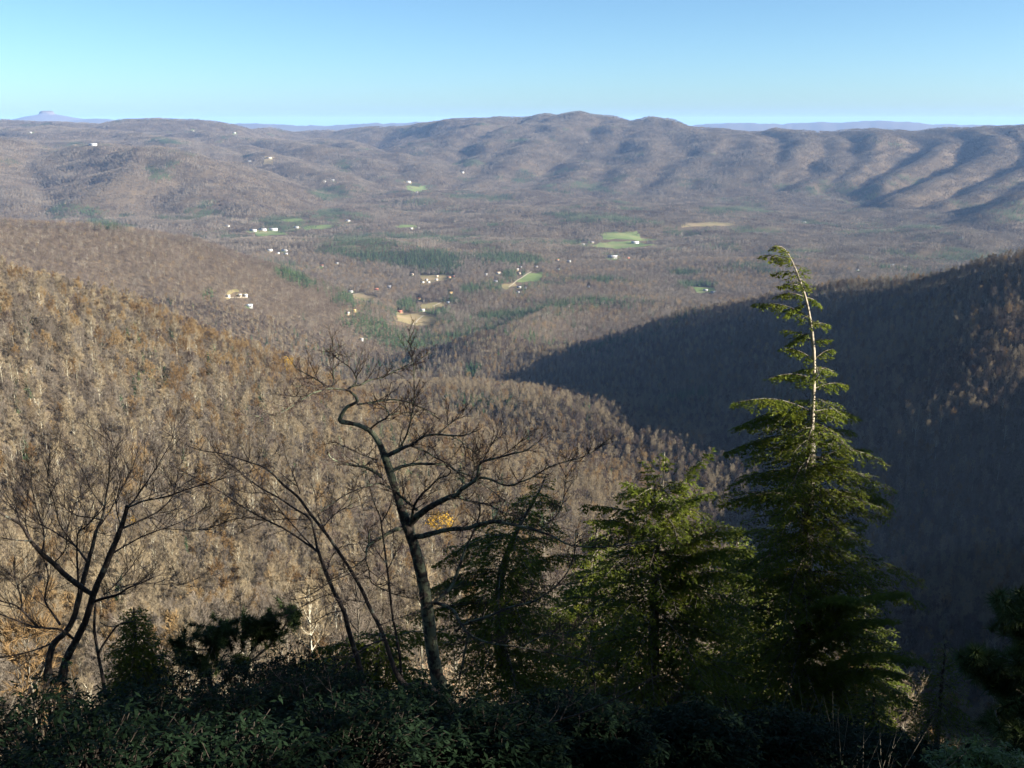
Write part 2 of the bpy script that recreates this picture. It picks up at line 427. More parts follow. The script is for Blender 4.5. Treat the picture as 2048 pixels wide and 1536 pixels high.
# ------------------------------------------------------------------ mesh builders
class MB:
    """Collects triangles and builds them as one mesh."""
    def __init__(self):
        self.v, self.f, self.m, self.n = [], [], [], 0

    def add(self, v, f, m=0):
        v, f = np.asarray(v, float), np.asarray(f, int)
        if len(f) == 0:
            return
        if f.shape[1] == 4:
            f = np.concatenate([f[:, [0, 1, 2]], f[:, [0, 2, 3]]])
        self.v.append(v)
        self.f.append(f + self.n)
        self.m.append(np.full(len(f), m))
        self.n += len(v)

    def segs(self, p0, p1, r0, r1, sides=3, m=0):
        """Many straight tapered pieces at once."""
        p0, p1 = np.atleast_2d(p0), np.atleast_2d(p1)
        n = len(p0)
        if n == 0:
            return
        r0, r1 = np.broadcast_to(r0, n), np.broadcast_to(r1, n)
        d = p1 - p0
        d = d / (np.linalg.norm(d, axis=1, keepdims=True) + 1e-9)
        ref = np.where(np.abs(d[:, 2:3]) > 0.9, np.array([[1.0, 0, 0]]), np.array([[0, 0, 1.0]]))
        a = np.cross(d, ref)
        a /= np.linalg.norm(a, axis=1, keepdims=True) + 1e-9
        b = np.cross(d, a)
        th = np.arange(sides) * 2 * math.pi / sides
        ring = a[:, None] * np.cos(th)[None, :, None] + b[:, None] * np.sin(th)[None, :, None]
        v = np.concatenate([p0[:, None] + ring * r0[:, None, None], p1[:, None] + ring * r1[:, None, None]], 1).reshape(-1, 3)
        k = np.arange(sides)
        q = np.stack([k, (k + 1) % sides, (k + 1) % sides + sides, k + sides], -1)
        f = (q[None] + (np.arange(n) * 2 * sides)[:, None, None]).reshape(-1, 4)
        self.add(v, f, m)

    def tube(self, pts, radii, sides=6, m=0, rough=0.0, rng=None):
        """One bent tapered limb with a continuous skin."""
        pts = np.asarray(pts, float)
        n = len(pts)
        t = np.gradient(pts, axis=0)
        t /= np.linalg.norm(t, axis=1, keepdims=True) + 1e-9
        a = np.cross(t[0], [0.3, 0.5, 0.81])
        a /= np.linalg.norm(a) + 1e-9
        th = np.arange(sides) * 2 * math.pi / sides
        V = np.empty((n, sides, 3))
        for i in range(n):
            a = a - t[i] * (a @ t[i])
            a /= np.linalg.norm(a) + 1e-9
            b = np.cross(t[i], a)
            r = radii[i] * (1 + (rng.uniform(-rough, rough, sides) if rough and rng is not None else 0))
            V[i] = pts[i] + (np.cos(th)[:, None] * a + np.sin(th)[:, None] * b) * np.reshape(r, (-1, 1))
        k = np.arange(sides)
        q = np.stack([k, (k + 1) % sides, (k + 1) % sides + sides, k + sides], -1)
        f = (q[None] + (np.arange(n - 1) * sides)[:, None, None]).reshape(-1, 4)
        self.add(V.reshape(-1, 3), f, m)

    def slivers(self, p, d, length, width, m=0, rng=None, side=None):
        """Many thin triangles: base at p, tip at p + d*length."""
        p, d = np.atleast_2d(p), np.atleast_2d(d)
        n = len(p)
        if n == 0:
            return
        if side is None:
            r = (rng or np.random.default_rng(1)).normal(size=(n, 3))
            side = np.cross(d, r)
        side = side / (np.linalg.norm(side, axis=1, keepdims=True) + 1e-9)
        L, Wd = np.broadcast_to(length, n)[:, None], np.broadcast_to(width, n)[:, None]
        v = np.stack([p - side * Wd / 2, p + side * Wd / 2, p + d * L], 1).reshape(-1, 3)
        self.add(v, np.arange(n * 3).reshape(-1, 3), m)

    def leaves(self, p, d, side, length, width, m=0):
        """Diamond leaves (two triangles each) from p along d, widest across side."""
        n = len(p)
        if n == 0:
            return
        L, Wd = np.broadcast_to(length, n)[:, None], np.broadcast_to(width, n)[:, None]
        v = np.stack([p, p + d * L * 0.5 - side * Wd / 2, p + d * L, p + d * L * 0.5 + side * Wd / 2], 1).reshape(-1, 3)
        k = np.arange(n)[:, None] * 4
        self.add(v, np.concatenate([k + np.array([[0, 1, 2]]), k + np.array([[0, 2, 3]])]), m)

    def mesh(self, name, mats, smooth=False):
        v, f, m = np.concatenate(self.v), np.concatenate(self.f), np.concatenate(self.m)
        me = mesh_np(name, v, f, smooth)
        for x in (mats if isinstance(mats, (list, tuple)) else [mats]):
            me.materials.append(x)
        if m.any():
            me.polygons.foreach_set("material_index", m.astype(np.int32))
        return me

def unit(v):
    return v / (np.linalg.norm(v, axis=-1, keepdims=True) + 1e-9)

# ------------------------------------------------------------------ forest trees (prototypes)
def bare_tree(rng, H, start=0.45, spread=0.26, limbs=12, subs=3, twigs=7, tw=0.06, lean=0.03, sides=4, bark=0, twig=1, trunk=None, crown=None):
    """Adds a leafless broadleaf tree: trunk and limbs to one builder, twigs to another."""
    n = 7
    z = np.linspace(0, 0.93 * H, n)
    wob = np.cumsum(rng.normal(0, lean * H / n, (n, 2)), 0)
    tr = np.column_stack([wob - wob[0], z])
    r = 0.0085 * H * (1 - 0.85 * z / H) + 0.02
    trunk.segs(tr[:-1], tr[1:], r[:-1], r[1:], sides, bark)
    for i in range(limbs):
        q = start + (0.97 - start) * ((i + rng.uniform(0, 1)) / limbs) ** 0.85
        k = min(int(q * H / (0.93 * H) * (n - 1)), n - 2)
        base = tr[k] + (tr[k + 1] - tr[k]) * ((q * H - z[k]) / (z[1] - z[0]))
        az = i * 2.4 + rng.uniform(-.5, .5)
        rel = (q - start) / (1 - start)
        Ln = spread * H * (1.05 - 0.55 * rel) * rng.uniform(0.7, 1.15)
        el = rad(rng.uniform(28, 50) + 25 * rel)
        p, pts = base.copy(), [base.copy()]
        for s in range(3):
            d = np.array([math.cos(az) * math.cos(el), math.sin(az) * math.cos(el), math.sin(el)])
            p = p + d * Ln / 3
            pts.append(p.copy())
            az += rng.uniform(-.35, .35)
            el = min(el + rng.uniform(-.1, .3), 1.45)
        pts = np.array(pts)
        rr = np.array([0.3, 0.22, 0.14, 0.07]) * 0.0125 * H * (1.2 - 0.6 * rel) + 0.012
        trunk.segs(pts[:-1], pts[1:], rr[:-1], rr[1:], 3, bark)
        m = subs * 3
        t = rng.uniform(0.25, 1.0, m)
        seg = np.minimum((t * 3).astype(int), 2)
        sp = pts[seg] + (pts[seg + 1] - pts[seg]) * (t * 3 - seg)[:, None]
        d0 = unit(pts[seg + 1] - pts[seg])
        sd = unit(d0 + rng.normal(0, 0.6, (m, 3)) + np.array([0, 0, 0.25]))
        sl = Ln * rng.uniform(0.25, 0.5, m)
        se = sp + sd * sl[:, None]
        crown.segs(sp, se, 0.022, 0.010, 3, twig)
        if twigs:
            tt = rng.uniform(0.15, 1.0, (m, twigs))
            tp = (sp[:, None] + (se - sp)[:, None] * tt[..., None]).reshape(-1, 3)
            td = unit(np.repeat(sd, twigs, 0) + rng.normal(0, 0.55, (m * twigs, 3)) + np.array([0, 0, 0.3]))
            crown.slivers(tp, td, rng.uniform(0.6, 1.5, m * twigs) * H / 18, tw, twig, rng)

def round_tree(rng, H, mb, bark, twig):
    """A leafless tree of the valley floor: short trunk, a few limbs and a rounded haze of twigs."""
    mb.segs(np.array([[0, 0, 0.0]]), np.array([[0, 0, H * .55]]), .15, .08, 3, bark)
    k = 7
    a, e = rng.uniform(0, 6.283, k), rng.uniform(.5, 1.3, k)
    d = np.column_stack([np.cos(a) * np.cos(e), np.sin(a) * np.cos(e), np.sin(e)])
    p = np.column_stack([np.zeros((k, 2)), rng.uniform(.3, .55, k) * H])
    mb.segs(p, p + d * H * .34, .07, .03, 3, bark)
    n = 170
    q = unit(rng.normal(0, 1, (n, 3))) * rng.uniform(.15, 1, (n, 1)) ** .5
    rx = rng.uniform(.24, .33) * H
    c = np.array([0, 0, .62 * H])
    pos = c + q * [rx, rx, .33 * H] * (1 + .3 * rng.normal(0, .4, (n, 1)))
    dd = unit(q * [1, 1, .8] + rng.normal(0, .45, (n, 3)) + [0, 0, .35])
    mb.slivers(pos - dd * .7, dd, rng.uniform(1.0, 2.4, n), .24, twig, rng)

def far_conifer(rng, H, mb, m=2, rows=9, per=9, bark=0, w=0.17):
    mb.segs(np.array([[0, 0, 0.0]]), np.array([[0, 0, H]]), 0.011 * H, 0.02, 3, bark)
    for i in range(rows):
        q = 0.18 + 0.8 * i / rows
        R = w * H * (1 - q) ** 0.8 + 0.25
        az = rng.uniform(0, 6.28) + np.arange(per) * 6.283 / per + rng.normal(0, .25, per)
        R = R * rng.uniform(0.65, 1.2, per)
        d = unit(np.column_stack([np.cos(az), np.sin(az), rng.uniform(-0.45, -0.05, per)]))
        p = np.tile([0, 0, q * H], (per, 1)) + rng.normal(0, 0.15, (per, 3)) + np.array([0, 0, .06 * H])
        side = np.column_stack([-np.sin(az), np.cos(az), rng.normal(0, .35, per)])
        mb.leaves(p, d, unit(side), R, R * 0.75, m)

PROTO = {}
def proto(kind, me):
    c = PROTO.get(kind)
    if c is None:
        c = PROTO[kind] = bpy.data.collections.new(kind)
    o = bpy.data.objects.new("%s_%02d" % (kind, len(c.objects)), me)
    c.objects.link(o)
    return o

def build_protos():
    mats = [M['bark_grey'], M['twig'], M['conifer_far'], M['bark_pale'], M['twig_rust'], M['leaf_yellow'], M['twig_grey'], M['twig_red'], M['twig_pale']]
    # single trees for the near slopes (index 0-4 grey, 5-6 pale, 7-8 rusty, 9-10 conifer)
    for i in range(11):
        rng = np.random.default_rng(100 + i)
        mb = MB()
        if i >= 9:
            far_conifer(rng, rng.uniform(14, 18), mb, rows=13, per=12)
        else:
            bk, tw = (0, (1, 1, 6, 6, 7)[i]) if i < 5 else (3, 1) if i < 7 else (0, 4)
            bare_tree(rng, rng.uniform(15, 20), rng.uniform(.36, .55), rng.uniform(.22, .31), 14, 3, 20 if i < 7 else 12, 0.05 if i < 7 else 0.10, bark=bk, twig=tw, trunk=mb, crown=mb, sides=4)
        proto("slope_tree", mb.mesh("slope_tree", mats))
    # lighter trees for the valley floor (0-3 grey, 4 pale, 5 rusty, 6-7 conifer)
    for i in range(8):
        rng = np.random.default_rng(200 + i)
        mb = MB()
        if i >= 6:
            far_conifer(rng, rng.uniform(15, 20), mb, rows=7, per=7, w=.2)
        else:
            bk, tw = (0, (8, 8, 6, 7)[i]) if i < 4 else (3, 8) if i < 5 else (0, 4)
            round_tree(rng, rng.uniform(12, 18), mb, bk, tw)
        proto("valley_tree", mb.mesh("valley_tree", mats))
    # patches of woodland for the far hills (0-5 bare, 6-7 conifer)
    for i in range(8):
        rng = np.random.default_rng(300 + i)
        mb = MB()
        n = 34
        for t in range(n):
            x, y = rng.uniform(-33, 33, 2)
            H = rng.uniform(12, 19)
            if i >= 6:
                sub = MB()
                far_conifer(rng, H, sub, rows=4, per=5, w=.24)
                for v, f, m in zip(sub.v, sub.f, sub.m):
                    mb.add(v + [x, y, 0], f - f.min(), m[0])
                continue
            mb.segs(np.array([[x, y, -4]]), np.array([[x, y, H * .8]]), .22, .1, 3, 3 if rng.random() < .10 else 0)
            k = 26
            az = rng.uniform(0, 6.28, k)
            d = unit(np.column_stack([np.cos(az), np.sin(az), rng.uniform(.1, 1.6, k)]))
            p = np.array([x, y, H * .5]) + np.column_stack([np.zeros((k, 2)), rng.uniform(-1, 4, k)])
            p = p + d * rng.uniform(0, 3.0, k)[:, None]
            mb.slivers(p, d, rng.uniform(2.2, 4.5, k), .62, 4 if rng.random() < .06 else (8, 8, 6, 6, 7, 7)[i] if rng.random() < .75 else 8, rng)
        proto("wood_patch", mb.mesh("wood_patch", mats))

def scatter(name, pts, rotz, scl, index, kind, tilt=None, label=None):
    me = bpy.data.meshes.new(name)
    n = len(pts)
    me.vertices.add(n)
    me.vertices.foreach_set("co", np.asarray(pts, np.float32).ravel())
    rot = np.zeros((n, 3), np.float32)
    if tilt is not None:
        rot[:, :2] = tilt
    rot[:, 2] = rotz
    me.attributes.new("rot", 'FLOAT_VECTOR', 'POINT').data.foreach_set("vector", rot.ravel())
    me.attributes.new("scl", 'FLOAT', 'POINT').data.foreach_set("value", np.asarray(scl, np.float32))
    me.attributes.new("pick", 'INT', 'POINT').data.foreach_set("value", np.asarray(index, np.int32))
    o = link(name, me)
    ng = bpy.data.node_groups.new(name, 'GeometryNodeTree')
    ng.interface.new_socket("Geometry", in_out='INPUT', socket_type='NodeSocketGeometry')
    ng.interface.new_socket("Geometry", in_out='OUTPUT', socket_type='NodeSocketGeometry')
    N, L = ng.nodes, ng.links
    gi, go = N.new("NodeGroupInput"), N.new("NodeGroupOutput")
    iop = N.new("GeometryNodeInstanceOnPoints")
    ci = N.new("GeometryNodeCollectionInfo")
    ci.inputs["Collection"].default_value = PROTO[kind]
    ci.inputs["Separate Children"].default_value = True
    ci.inputs["Reset Children"].default_value = True
    iop.inputs["Pick Instance"].default_value = True
    def att(nm, ty):
        a = N.new("GeometryNodeInputNamedAttribute")
        a.data_type = ty
        a.inputs["Name"].default_value = nm
        return a.outputs["Attribute"]
    L.new(gi.outputs[0], iop.inputs["Points"])
    L.new(ci.outputs[0], iop.inputs["Instance"])
    L.new(att("pick", 'INT'), iop.inputs["Instance Index"])
    L.new(att("rot", 'FLOAT_VECTOR'), iop.inputs["Rotation"])
    L.new(att("scl", 'FLOAT'), iop.inputs["Scale"])
    L.new(iop.outputs[0], go.inputs[0])
    md = o.modifiers.new("scatter", 'NODES')
    md.node_group = ng
    tag(o, label, kind="stuff")
    return o

# ------------------------------------------------------------------ what stands where in the valley (photograph pixels of the visible places)
CONIFER_STANDS = [  # centre x, y, half width, half height, tilt in degrees (image plane)
    (735, 497, 84, 30, 4), (850, 519, 62, 25, 8), (590, 558, 42, 11, 22), (868, 624, 34, 9, 0), (700, 600, 45, 9, 0), (815, 608, 26, 10, 0), (940, 578, 20, 9, 0), (900, 602, 22, 7, 0),
    (1018, 549, 18, 12, 0), (1160, 432, 70, 9, 0), (1260, 440, 60, 8, 5), (880, 474, 50, 7, 12), (960, 490, 40, 6, 14), (1045, 282, 26, 5, 0), (1140, 339, 20, 5, 0), (1190, 375, 50, 6, 12),
    (935, 325, 22, 9, 0), (1210, 560, 20, 8, 0), (1390, 570, 40, 6, 0), (1370, 545, 30, 6, 0), (210, 448, 50, 10, 8), (570, 440, 70, 7, 0), (310, 345, 24, 12, 20), (660, 390, 40, 9, 0),
    (840, 690, 36, 6, 0), (745, 672, 14, 6, 0), (945, 745, 20, 14, 0), (690, 330, 14, 16, 0), (2010, 430, 26, 26, 0), (1660, 372, 34, 6, 5), (1560, 512, 50, 5, 4), (1540, 545, 30, 5, 0),
    (1480, 420, 60, 7, 0), (660, 425, 60, 8, 0), (150, 290, 34, 5, 0), (330, 285, 40, 5, 0), (1830, 455, 60, 6, 0), (1950, 410, 60, 6, 0), (1360, 800, 60, 12, -10), (420, 590, 14, 10, 0), (340, 600, 10, 8, 0),
]
FIELDS = [  # material, outline of the visible part, label
    ('field_green', [(1205, 465), (1275, 467), (1284, 475), (1330, 479), (1300, 481), (1206, 480)], "long green pasture beyond the pale barn"),
    ('field_green', [(1200, 485), (1270, 484), (1314, 491), (1240, 498), (1180, 494)], "green pasture in front of the pale barn"),
    ('field_tan', [(1362, 448), (1470, 446), (1472, 452), (1365, 455)], "yellowish strip of field in front of a dark tree row"),
    ('field_green', [(606, 456), (665, 449), (664, 456), (614, 460)], "small green field right of the long white buildings"),
    ('field_green', [(786, 453), (812, 450), (834, 451), (836, 456), (795, 457)], "small green field with a white house at its edge"),
    ('field_tan', [(792, 628), (840, 627), (872, 633), (872, 646), (835, 651), (793, 642)], "orange and green field below the white house"),
    ('field_green', [(1054, 547), (1087, 545), (1080, 562), (1028, 566)], "green field beside the straight pale lane"),
    ('field_tan', [(1000, 570), (1030, 566), (1038, 572), (1010, 581)], "dry grass patch at the foot of the straight lane"),
    ('field_green', [(812, 372), (850, 371), (858, 379), (822, 391)], "narrow green field in the side valley"),
    ('field_tan', [(702, 590), (722, 586), (762, 596), (735, 601), (708, 597)], "dry lawn beside the white house"),
    ('field_tan', [(842, 607), (890, 605), (884, 615), (842, 618)], "tan grass patch behind the dark conifers"),
    ('field_green', [(1384, 574), (1428, 575), (1432, 586), (1392, 586)], "light green yard round the white house"),
    ('field_green', [(505, 465), (560, 463), (575, 470), (518, 474)], "green lawn in front of the long white buildings"),
    ('field_green', [(558, 440), (590, 437), (604, 441), (570, 444)], "dark green meadow behind the long white buildings"),
    ('field_tan', [(840, 551), (905, 551), (900, 560), (842, 568)], "dry grass round the cluster of white houses"),
    ('field_tan', [(452, 585), (474, 583), (476, 588), (454, 590)], "tan clearing behind the low white houses"),
    ('field_tan', [(530, 312), (550, 314), (545, 331), (528, 329)], "bare pinkish clearing on the far hillside"),
]

def in_poly(poly, x, y):
    c = np.zeros(len(x), bool)
    n = len(poly)
    for i in range(n):
        (x0, y0), (x1, y1) = poly[i], poly[i - 1]
        c ^= ((y0 > y) != (y1 > y)) & (x < (x1 - x0) * (y - y0) / (y1 - y0 + 1e-12) + x0)
    return c

RUNMAX = np.maximum.accumulate(GZ / GR, axis=0)
def in_view(x, y, z, top):
    """Could the top of something standing here be seen from the camera or a step beside it?"""
    a, l = np.arctan2(x, y), np.log(np.hypot(x, y))
    i = np.clip(np.searchsorted(AZ, a) - 1, 0, len(AZ) - 1)
    j = np.clip(np.searchsorted(LR, l) - 2, 0, len(LR) - 1)
    return (z + top) / np.hypot(x, y) > RUNMAX[j, i] - 0.004

def jitter_grid(cell, dmin, dmax, azmax, rng, keep=1.0):
    s = math.sin(rad(azmax)) * dmax
    xs, ys = np.meshgrid(np.arange(-s, s, cell), np.arange(dmin * math.cos(rad(azmax)), dmax, cell))
    x, y = xs.ravel(), ys.ravel()
    x, y = x + rng.uniform(-.48, .48, len(x)) * cell, y + rng.uniform(-.48, .48, len(y)) * cell
    d = np.hypot(x, y)
    k = (d > dmin) & (d < dmax) & (np.abs(np.arctan2(x, y)) < rad(azmax))
    if keep < 1:
        k &= rng.random(len(x)) < keep
    return x[k], y[k]

def slope_of(x, y, e=30.0):
    return (ground(x + e, y) - ground(x - e, y)) / (2 * e), (ground(x, y + e) - ground(x, y - e)) / (2 * e)

def species(x, y, rng, tan, grey, red, size=190.0):
    """Patchy mixture of tree kinds: tan, grey and reddish crowns."""
    a = fbm(x / size, y / size, 3, 61) + .28 * rng.normal(0, 1, len(x))
    b = fbm(x / size + 30, y / size, 3, 62) + .28 * rng.normal(0, 1, len(x))
    k = rng.integers(0, 2, len(x))
    t, g, r = np.array(tan)[k], np.array(grey)[k], np.array(red)[k]
    return np.where(a > .12, g, np.where(b > .16, r, t))

def conifer_mask(x, y, z, rng):
    px, py = project(np.column_stack([x, y, z + 6]))
    c = np.zeros(len(x), bool)
    wob = fbm(x / 60, y / 60, 3, 77)
    for cx, cy, a, b, t in CONIFER_STANDS:
        ct, st = math.cos(rad(t)), math.sin(rad(t))
        u, v = (px - cx) * ct + (py - cy) * st, -(px - cx) * st + (py - cy) * ct
        q = (u / a) ** 2 + (v / b) ** 2
        c |= q + 0.9 * wob + rng.normal(0, .25, len(x)) < 0.95
    n = fbm(x / 240, y / 200, 3, 55) + 0.25 * rng.normal(0, .6, len(x))
    d = np.hypot(x, y)
    low = sstep(-290, -400, z) * sstep(1500, 2300, d)
    c |= n > 0.60 - 0.26 * low
    return c

def clear_mask(x, y, z, h=13.0):
    """Trees to leave out: they stand on, or right in front of, a field, lane or house the photograph shows."""
    out = np.zeros(len(x), bool)
    for hh in (0.0, h * .45, h * .9):
        px, py = project(np.column_stack([x, y, z + hh]))
        for _, poly, _ in FIELDS:
            out |= in_poly(poly, px, py)
        for hx, hy, w in CLEARINGS:
            out |= ((px - hx) / (w * .58 + 1.2)) ** 2 + ((py - hy) / (w * .10 + 1.9)) ** 2 < 1
    return out

def plant_forests():
    rng = np.random.default_rng(7)
    # near slopes: single trees
    x, y = jitter_grid(5.6, 45, 1150, 36, rng)
    x2, y2 = jitter_grid(6.8, 1150, 1900, 33, rng)
    x, y = np.concatenate([x, x2]), np.concatenate([y, y2])
    z = ground(x, y)
    k = in_view(x, y, z, 20) & ~clear_mask(x, y, z)
    d = np.hypot(x, y)
    px, py = project(np.column_stack([x, y, z]))
    k &= ~((d < 110) & (rng.random(len(x)) < 0.3))
    x, y, z, d, px, py = (a[k] for a in (x, y, z, d, px, py))
    n = len(x)
    pick = species(x, y, rng, (0, 1), (2, 3), (4, 4))
    second = (d > 1250) & (px < 760) & (py < 680)
    pick = np.where(second & (rng.random(n) < .6), 4, pick)
    near_left = (d < 1000) & (px < 1300)
    pale = rng.random(n) < np.where(near_left, .30, np.where(px > 1000, .05, .2)) * (1 + .8 * fbm(x / 60, y / 60, 2, 31))
    rust_n = fbm(x / 110, y / 110, 3, 32)
    crest = near_left & (py < 560 + (px * .36) + 60)
    rust = rng.random(n) < np.where(crest, .22, .10) * (1 + 1.4 * rust_n)
    pick = np.where(pale, rng.integers(5, 7, n), pick)
    pick = np.where(rust, rng.integers(7, 9, n), pick)
    con = conifer_mask(x, y, z, rng) & ((d > 1100) | (rng.random(n) < .12)) | (rng.random(n) < .012)
    pick = np.where(con, rng.integers(9, 11, n), pick)
    scl = rng.uniform(.6, 1.12, n) * (1 + .12 * fbm(x / 80, y / 80, 2, 33))
    scl = scl * (.5 + .5 * sstep(90, 330, d))
    global NEAR
    NEAR = dict(x=x, y=y, z=z, d=d, px=px, py=py, pick=pick, scl=scl, rot=rng.uniform(0, 6.28, n))
    single = pick_single(NEAR)
    m = ~single
    scatter("slope_forest", np.column_stack([x, y, z - .3])[m], NEAR['rot'][m], scl[m], pick[m], "slope_tree", label="bare woodland covering the near slopes and the shaded spur")
    # valley floor
    x, y = jitter_grid(7.2, 1900, 3300, 31, rng)
    z = ground(x, y)
    k = in_view(x, y, z, 20) & ~clear_mask(x, y, z)
    x, y, z = x[k], y[k], z[k]
    n = len(x)
    d_ = np.hypot(x, y)
    pick = np.where(rng.random(n) < .16, 4, np.where(rng.random(n) < .12 * (1 + 2 * fbm(x / 150, y / 150, 2, 41)), 5, species(x, y, rng, (0, 1), (2, 2), (3, 3))))
    px, py = project(np.column_stack([x, y, z]))
    pick = np.where((d_ < 2350) & (px < 700) & (py < 640) & (rng.random(n) < .6), 3, pick)
    pick = np.where(conifer_mask(x, y, z, rng), rng.integers(6, 8, n), pick)
    scatter("valley_forest", np.column_stack([x, y, z - .3]), rng.uniform(0, 6.28, n), rng.uniform(.7, 1.15, n), pick, "valley_tree", label="bare woodland with dark pines on the valley floor")
    # far hills: patches
    x, y = jitter_grid(46.0, 3300, 11000, 30, rng)
    z = ground(x, y)
    k = in_view(x, y, z, 18) & ~clear_mask(x, y, z, 12)
    x, y, z = x[k], y[k], z[k]
    n = len(x)
    sx, sy = slope_of(x, y)
    pick = np.where(conifer_mask(x, y, z, rng), rng.integers(6, 8, n), species(x, y, rng, (0, 1), (2, 3), (4, 5), 420))
    scatter("mountain_forest", np.column_stack([x, y, z - 1.5]), np.zeros(n), rng.uniform(.85, 1.1, n), pick, "wood_patch", tilt=np.column_stack([np.arctan(sy), -np.arctan(sx)]), label="hazy leafless woodland over the far hills and the long mountain")
    print("TREES", len(NEAR['x']), n)

# ------------------------------------------------------------------ foreground: materials
def bark_lichen(name, dark, light, lichen, amount, scale=9.0):
    m = bpy.data.materials.new(name)
    m.use_nodes = True
    nt = m.node_tree
    N, L = nt.nodes, nt.links
    b = N["Principled BSDF"]
    b.inputs["Roughness"].default_value = 0.92
    b.inputs["Specular IOR Level"].default_value = 0.15
    tc = N.new("ShaderNodeTexCoord")
    mp = N.new("ShaderNodeMapping")
    mp.inputs["Scale"].default_value = (1, 1, 0.35)
    L.new(tc.outputs["Object"], mp.inputs[0])
    n1 = N.new("ShaderNodeTexNoise")
    n1.inputs["Scale"].default_value = scale * 4
    n1.inputs["Detail"].default_value = 6
    L.new(mp.outputs[0], n1.inputs["Vector"])
    r1 = N.new("ShaderNodeValToRGB")
    r1.color_ramp.elements[0].position, r1.color_ramp.elements[0].color = 0.35, (*dark, 1)
    r1.color_ramp.elements[1].position, r1.color_ramp.elements[1].color = 0.7, (*light, 1)
    L.new(n1.outputs["Fac"], r1.inputs[0])
    n2 = N.new("ShaderNodeTexNoise")
    n2.inputs["Scale"].default_value = scale
    n2.inputs["Detail"].default_value = 8
    n2.inputs["Roughness"].default_value = 0.7
    L.new(tc.outputs["Object"], n2.inputs["Vector"])
    r2 = N.new("ShaderNodeValToRGB")
    r2.color_ramp.elements[0].position, r2.color_ramp.elements[1].position = 0.5 - amount, 0.56 - amount * .8
    r2.color_ramp.elements[0].color, r2.color_ramp.elements[1].color = (0, 0, 0, 1), (1, 1, 1, 1)
    L.new(n2.outputs["Fac"], r2.inputs[0])
    mx = N.new("ShaderNodeMix")
    mx.data_type = 'RGBA'
    L.new(r2.outputs[0], mx.inputs[0])
    L.new(r1.outputs[0], mx.inputs[6])
    mx.inputs[7].default_value = (*lichen, 1)
    L.new(mx.outputs[2], b.inputs["Base Color"])
    bp = N.new("ShaderNodeBump")
    bp.inputs["Strength"].default_value = 0.6
    bp.inputs["Distance"].default_value = 0.012
    L.new(n1.outputs["Fac"], bp.inputs["Height"])
    L.new(bp.outputs[0], b.inputs["Normal"])
    return m

M['oak_bark'] = bark_lichen("lichened_bark", (0.036, 0.029, 0.026), (0.085, 0.070, 0.060), (0.15, 0.165, 0.11), 0.03)
M['oak_twig'] = mat("oak_twig_bark", [(0.3, (0.05, 0.038, 0.034)), (0.7, (0.10, 0.076, 0.066))], scale=20)
M['thin_bark'] = bark_lichen("smooth_grey_bark", (0.032, 0.025, 0.023), (0.07, 0.057, 0.050), (0.13, 0.135, 0.11), -0.06)
M['thin_twig'] = mat("grey_twig_bark", [(0.3, (0.05, 0.040, 0.037)), (0.7, (0.10, 0.082, 0.073))], scale=20)
M['hem_bark'] = bark_lichen("hemlock_bark", (0.04, 0.030, 0.025), (0.10, 0.078, 0.062), (0.20, 0.19, 0.15), 0.02, 14)
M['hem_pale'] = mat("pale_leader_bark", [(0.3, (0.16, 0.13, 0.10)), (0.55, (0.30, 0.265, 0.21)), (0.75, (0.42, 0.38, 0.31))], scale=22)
M['needle'] = mat("hemlock_needles", [(0.25, (0.045, 0.075, 0.010)), (0.5, (0.11, 0.14, 0.018)), (0.75, (0.20, 0.21, 0.025))], scale=3.0, rough=0.6, spec=0.15, trans=0.5, detail=6)
M['pine'] = mat("pine_needles", [(0.3, (0.020, 0.036, 0.012)), (0.7, (0.075, 0.11, 0.03))], scale=5.0, rough=0.6, spec=0.25, trans=0.2)
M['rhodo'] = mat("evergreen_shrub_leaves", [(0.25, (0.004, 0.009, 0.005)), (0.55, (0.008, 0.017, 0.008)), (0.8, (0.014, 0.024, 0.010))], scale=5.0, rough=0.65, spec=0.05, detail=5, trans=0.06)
M['shrub_stem'] = mat("dark_shrub_stems", [(0.3, (0.02, 0.016, 0.013)), (0.7, (0.05, 0.04, 0.033))], scale=20)
M['laurel'] = mat("laurel_leaves", [(0.25, (0.06, 0.10, 0.02)), (0.75, (0.15, 0.20, 0.04))], scale=6.0, rough=0.45, spec=0.4, trans=0.3)
M['dead_leaf'] = mat("dead_leaves", [(0.25, (0.16, 0.09, 0.05)), (0.5, (0.27, 0.17, 0.10)), (0.75, (0.42, 0.32, 0.22))], scale=9.0, rough=0.8, trans=0.2)

# ------------------------------------------------------------------ foreground: branching from traced limbs
def smooth(pts, radii, n_per=4):
    """Catmull-Rom through traced points."""
    pts, radii = np.asarray(pts, float), np.asarray(radii, float)
    if len(pts) < 3:
        t = np.linspace(0, 1, 4)[:, None]
        return pts[0] + (pts[-1] - pts[0]) * t, radii[0] + (radii[-1] - radii[0]) * t[:, 0]
    P = np.vstack([2 * pts[0] - pts[1], pts, 2 * pts[-1] - pts[-2]])
    out, rr = [], []
    for i in range(len(pts) - 1):
        p0, p1, p2, p3 = P[i:i + 4]
        for t in np.linspace(0, 1, n_per, endpoint=False):
            out.append(0.5 * (2 * p1 + (p2 - p0) * t + (2 * p0 - 5 * p1 + 4 * p2 - p3) * t * t + (3 * p1 - p0 - 3 * p2 + p3) * t ** 3))
            rr.append(radii[i] + (radii[i + 1] - radii[i]) * t)
    out.append(pts[-1])
    rr.append(radii[-1])
    return np.array(out), np.array(rr)

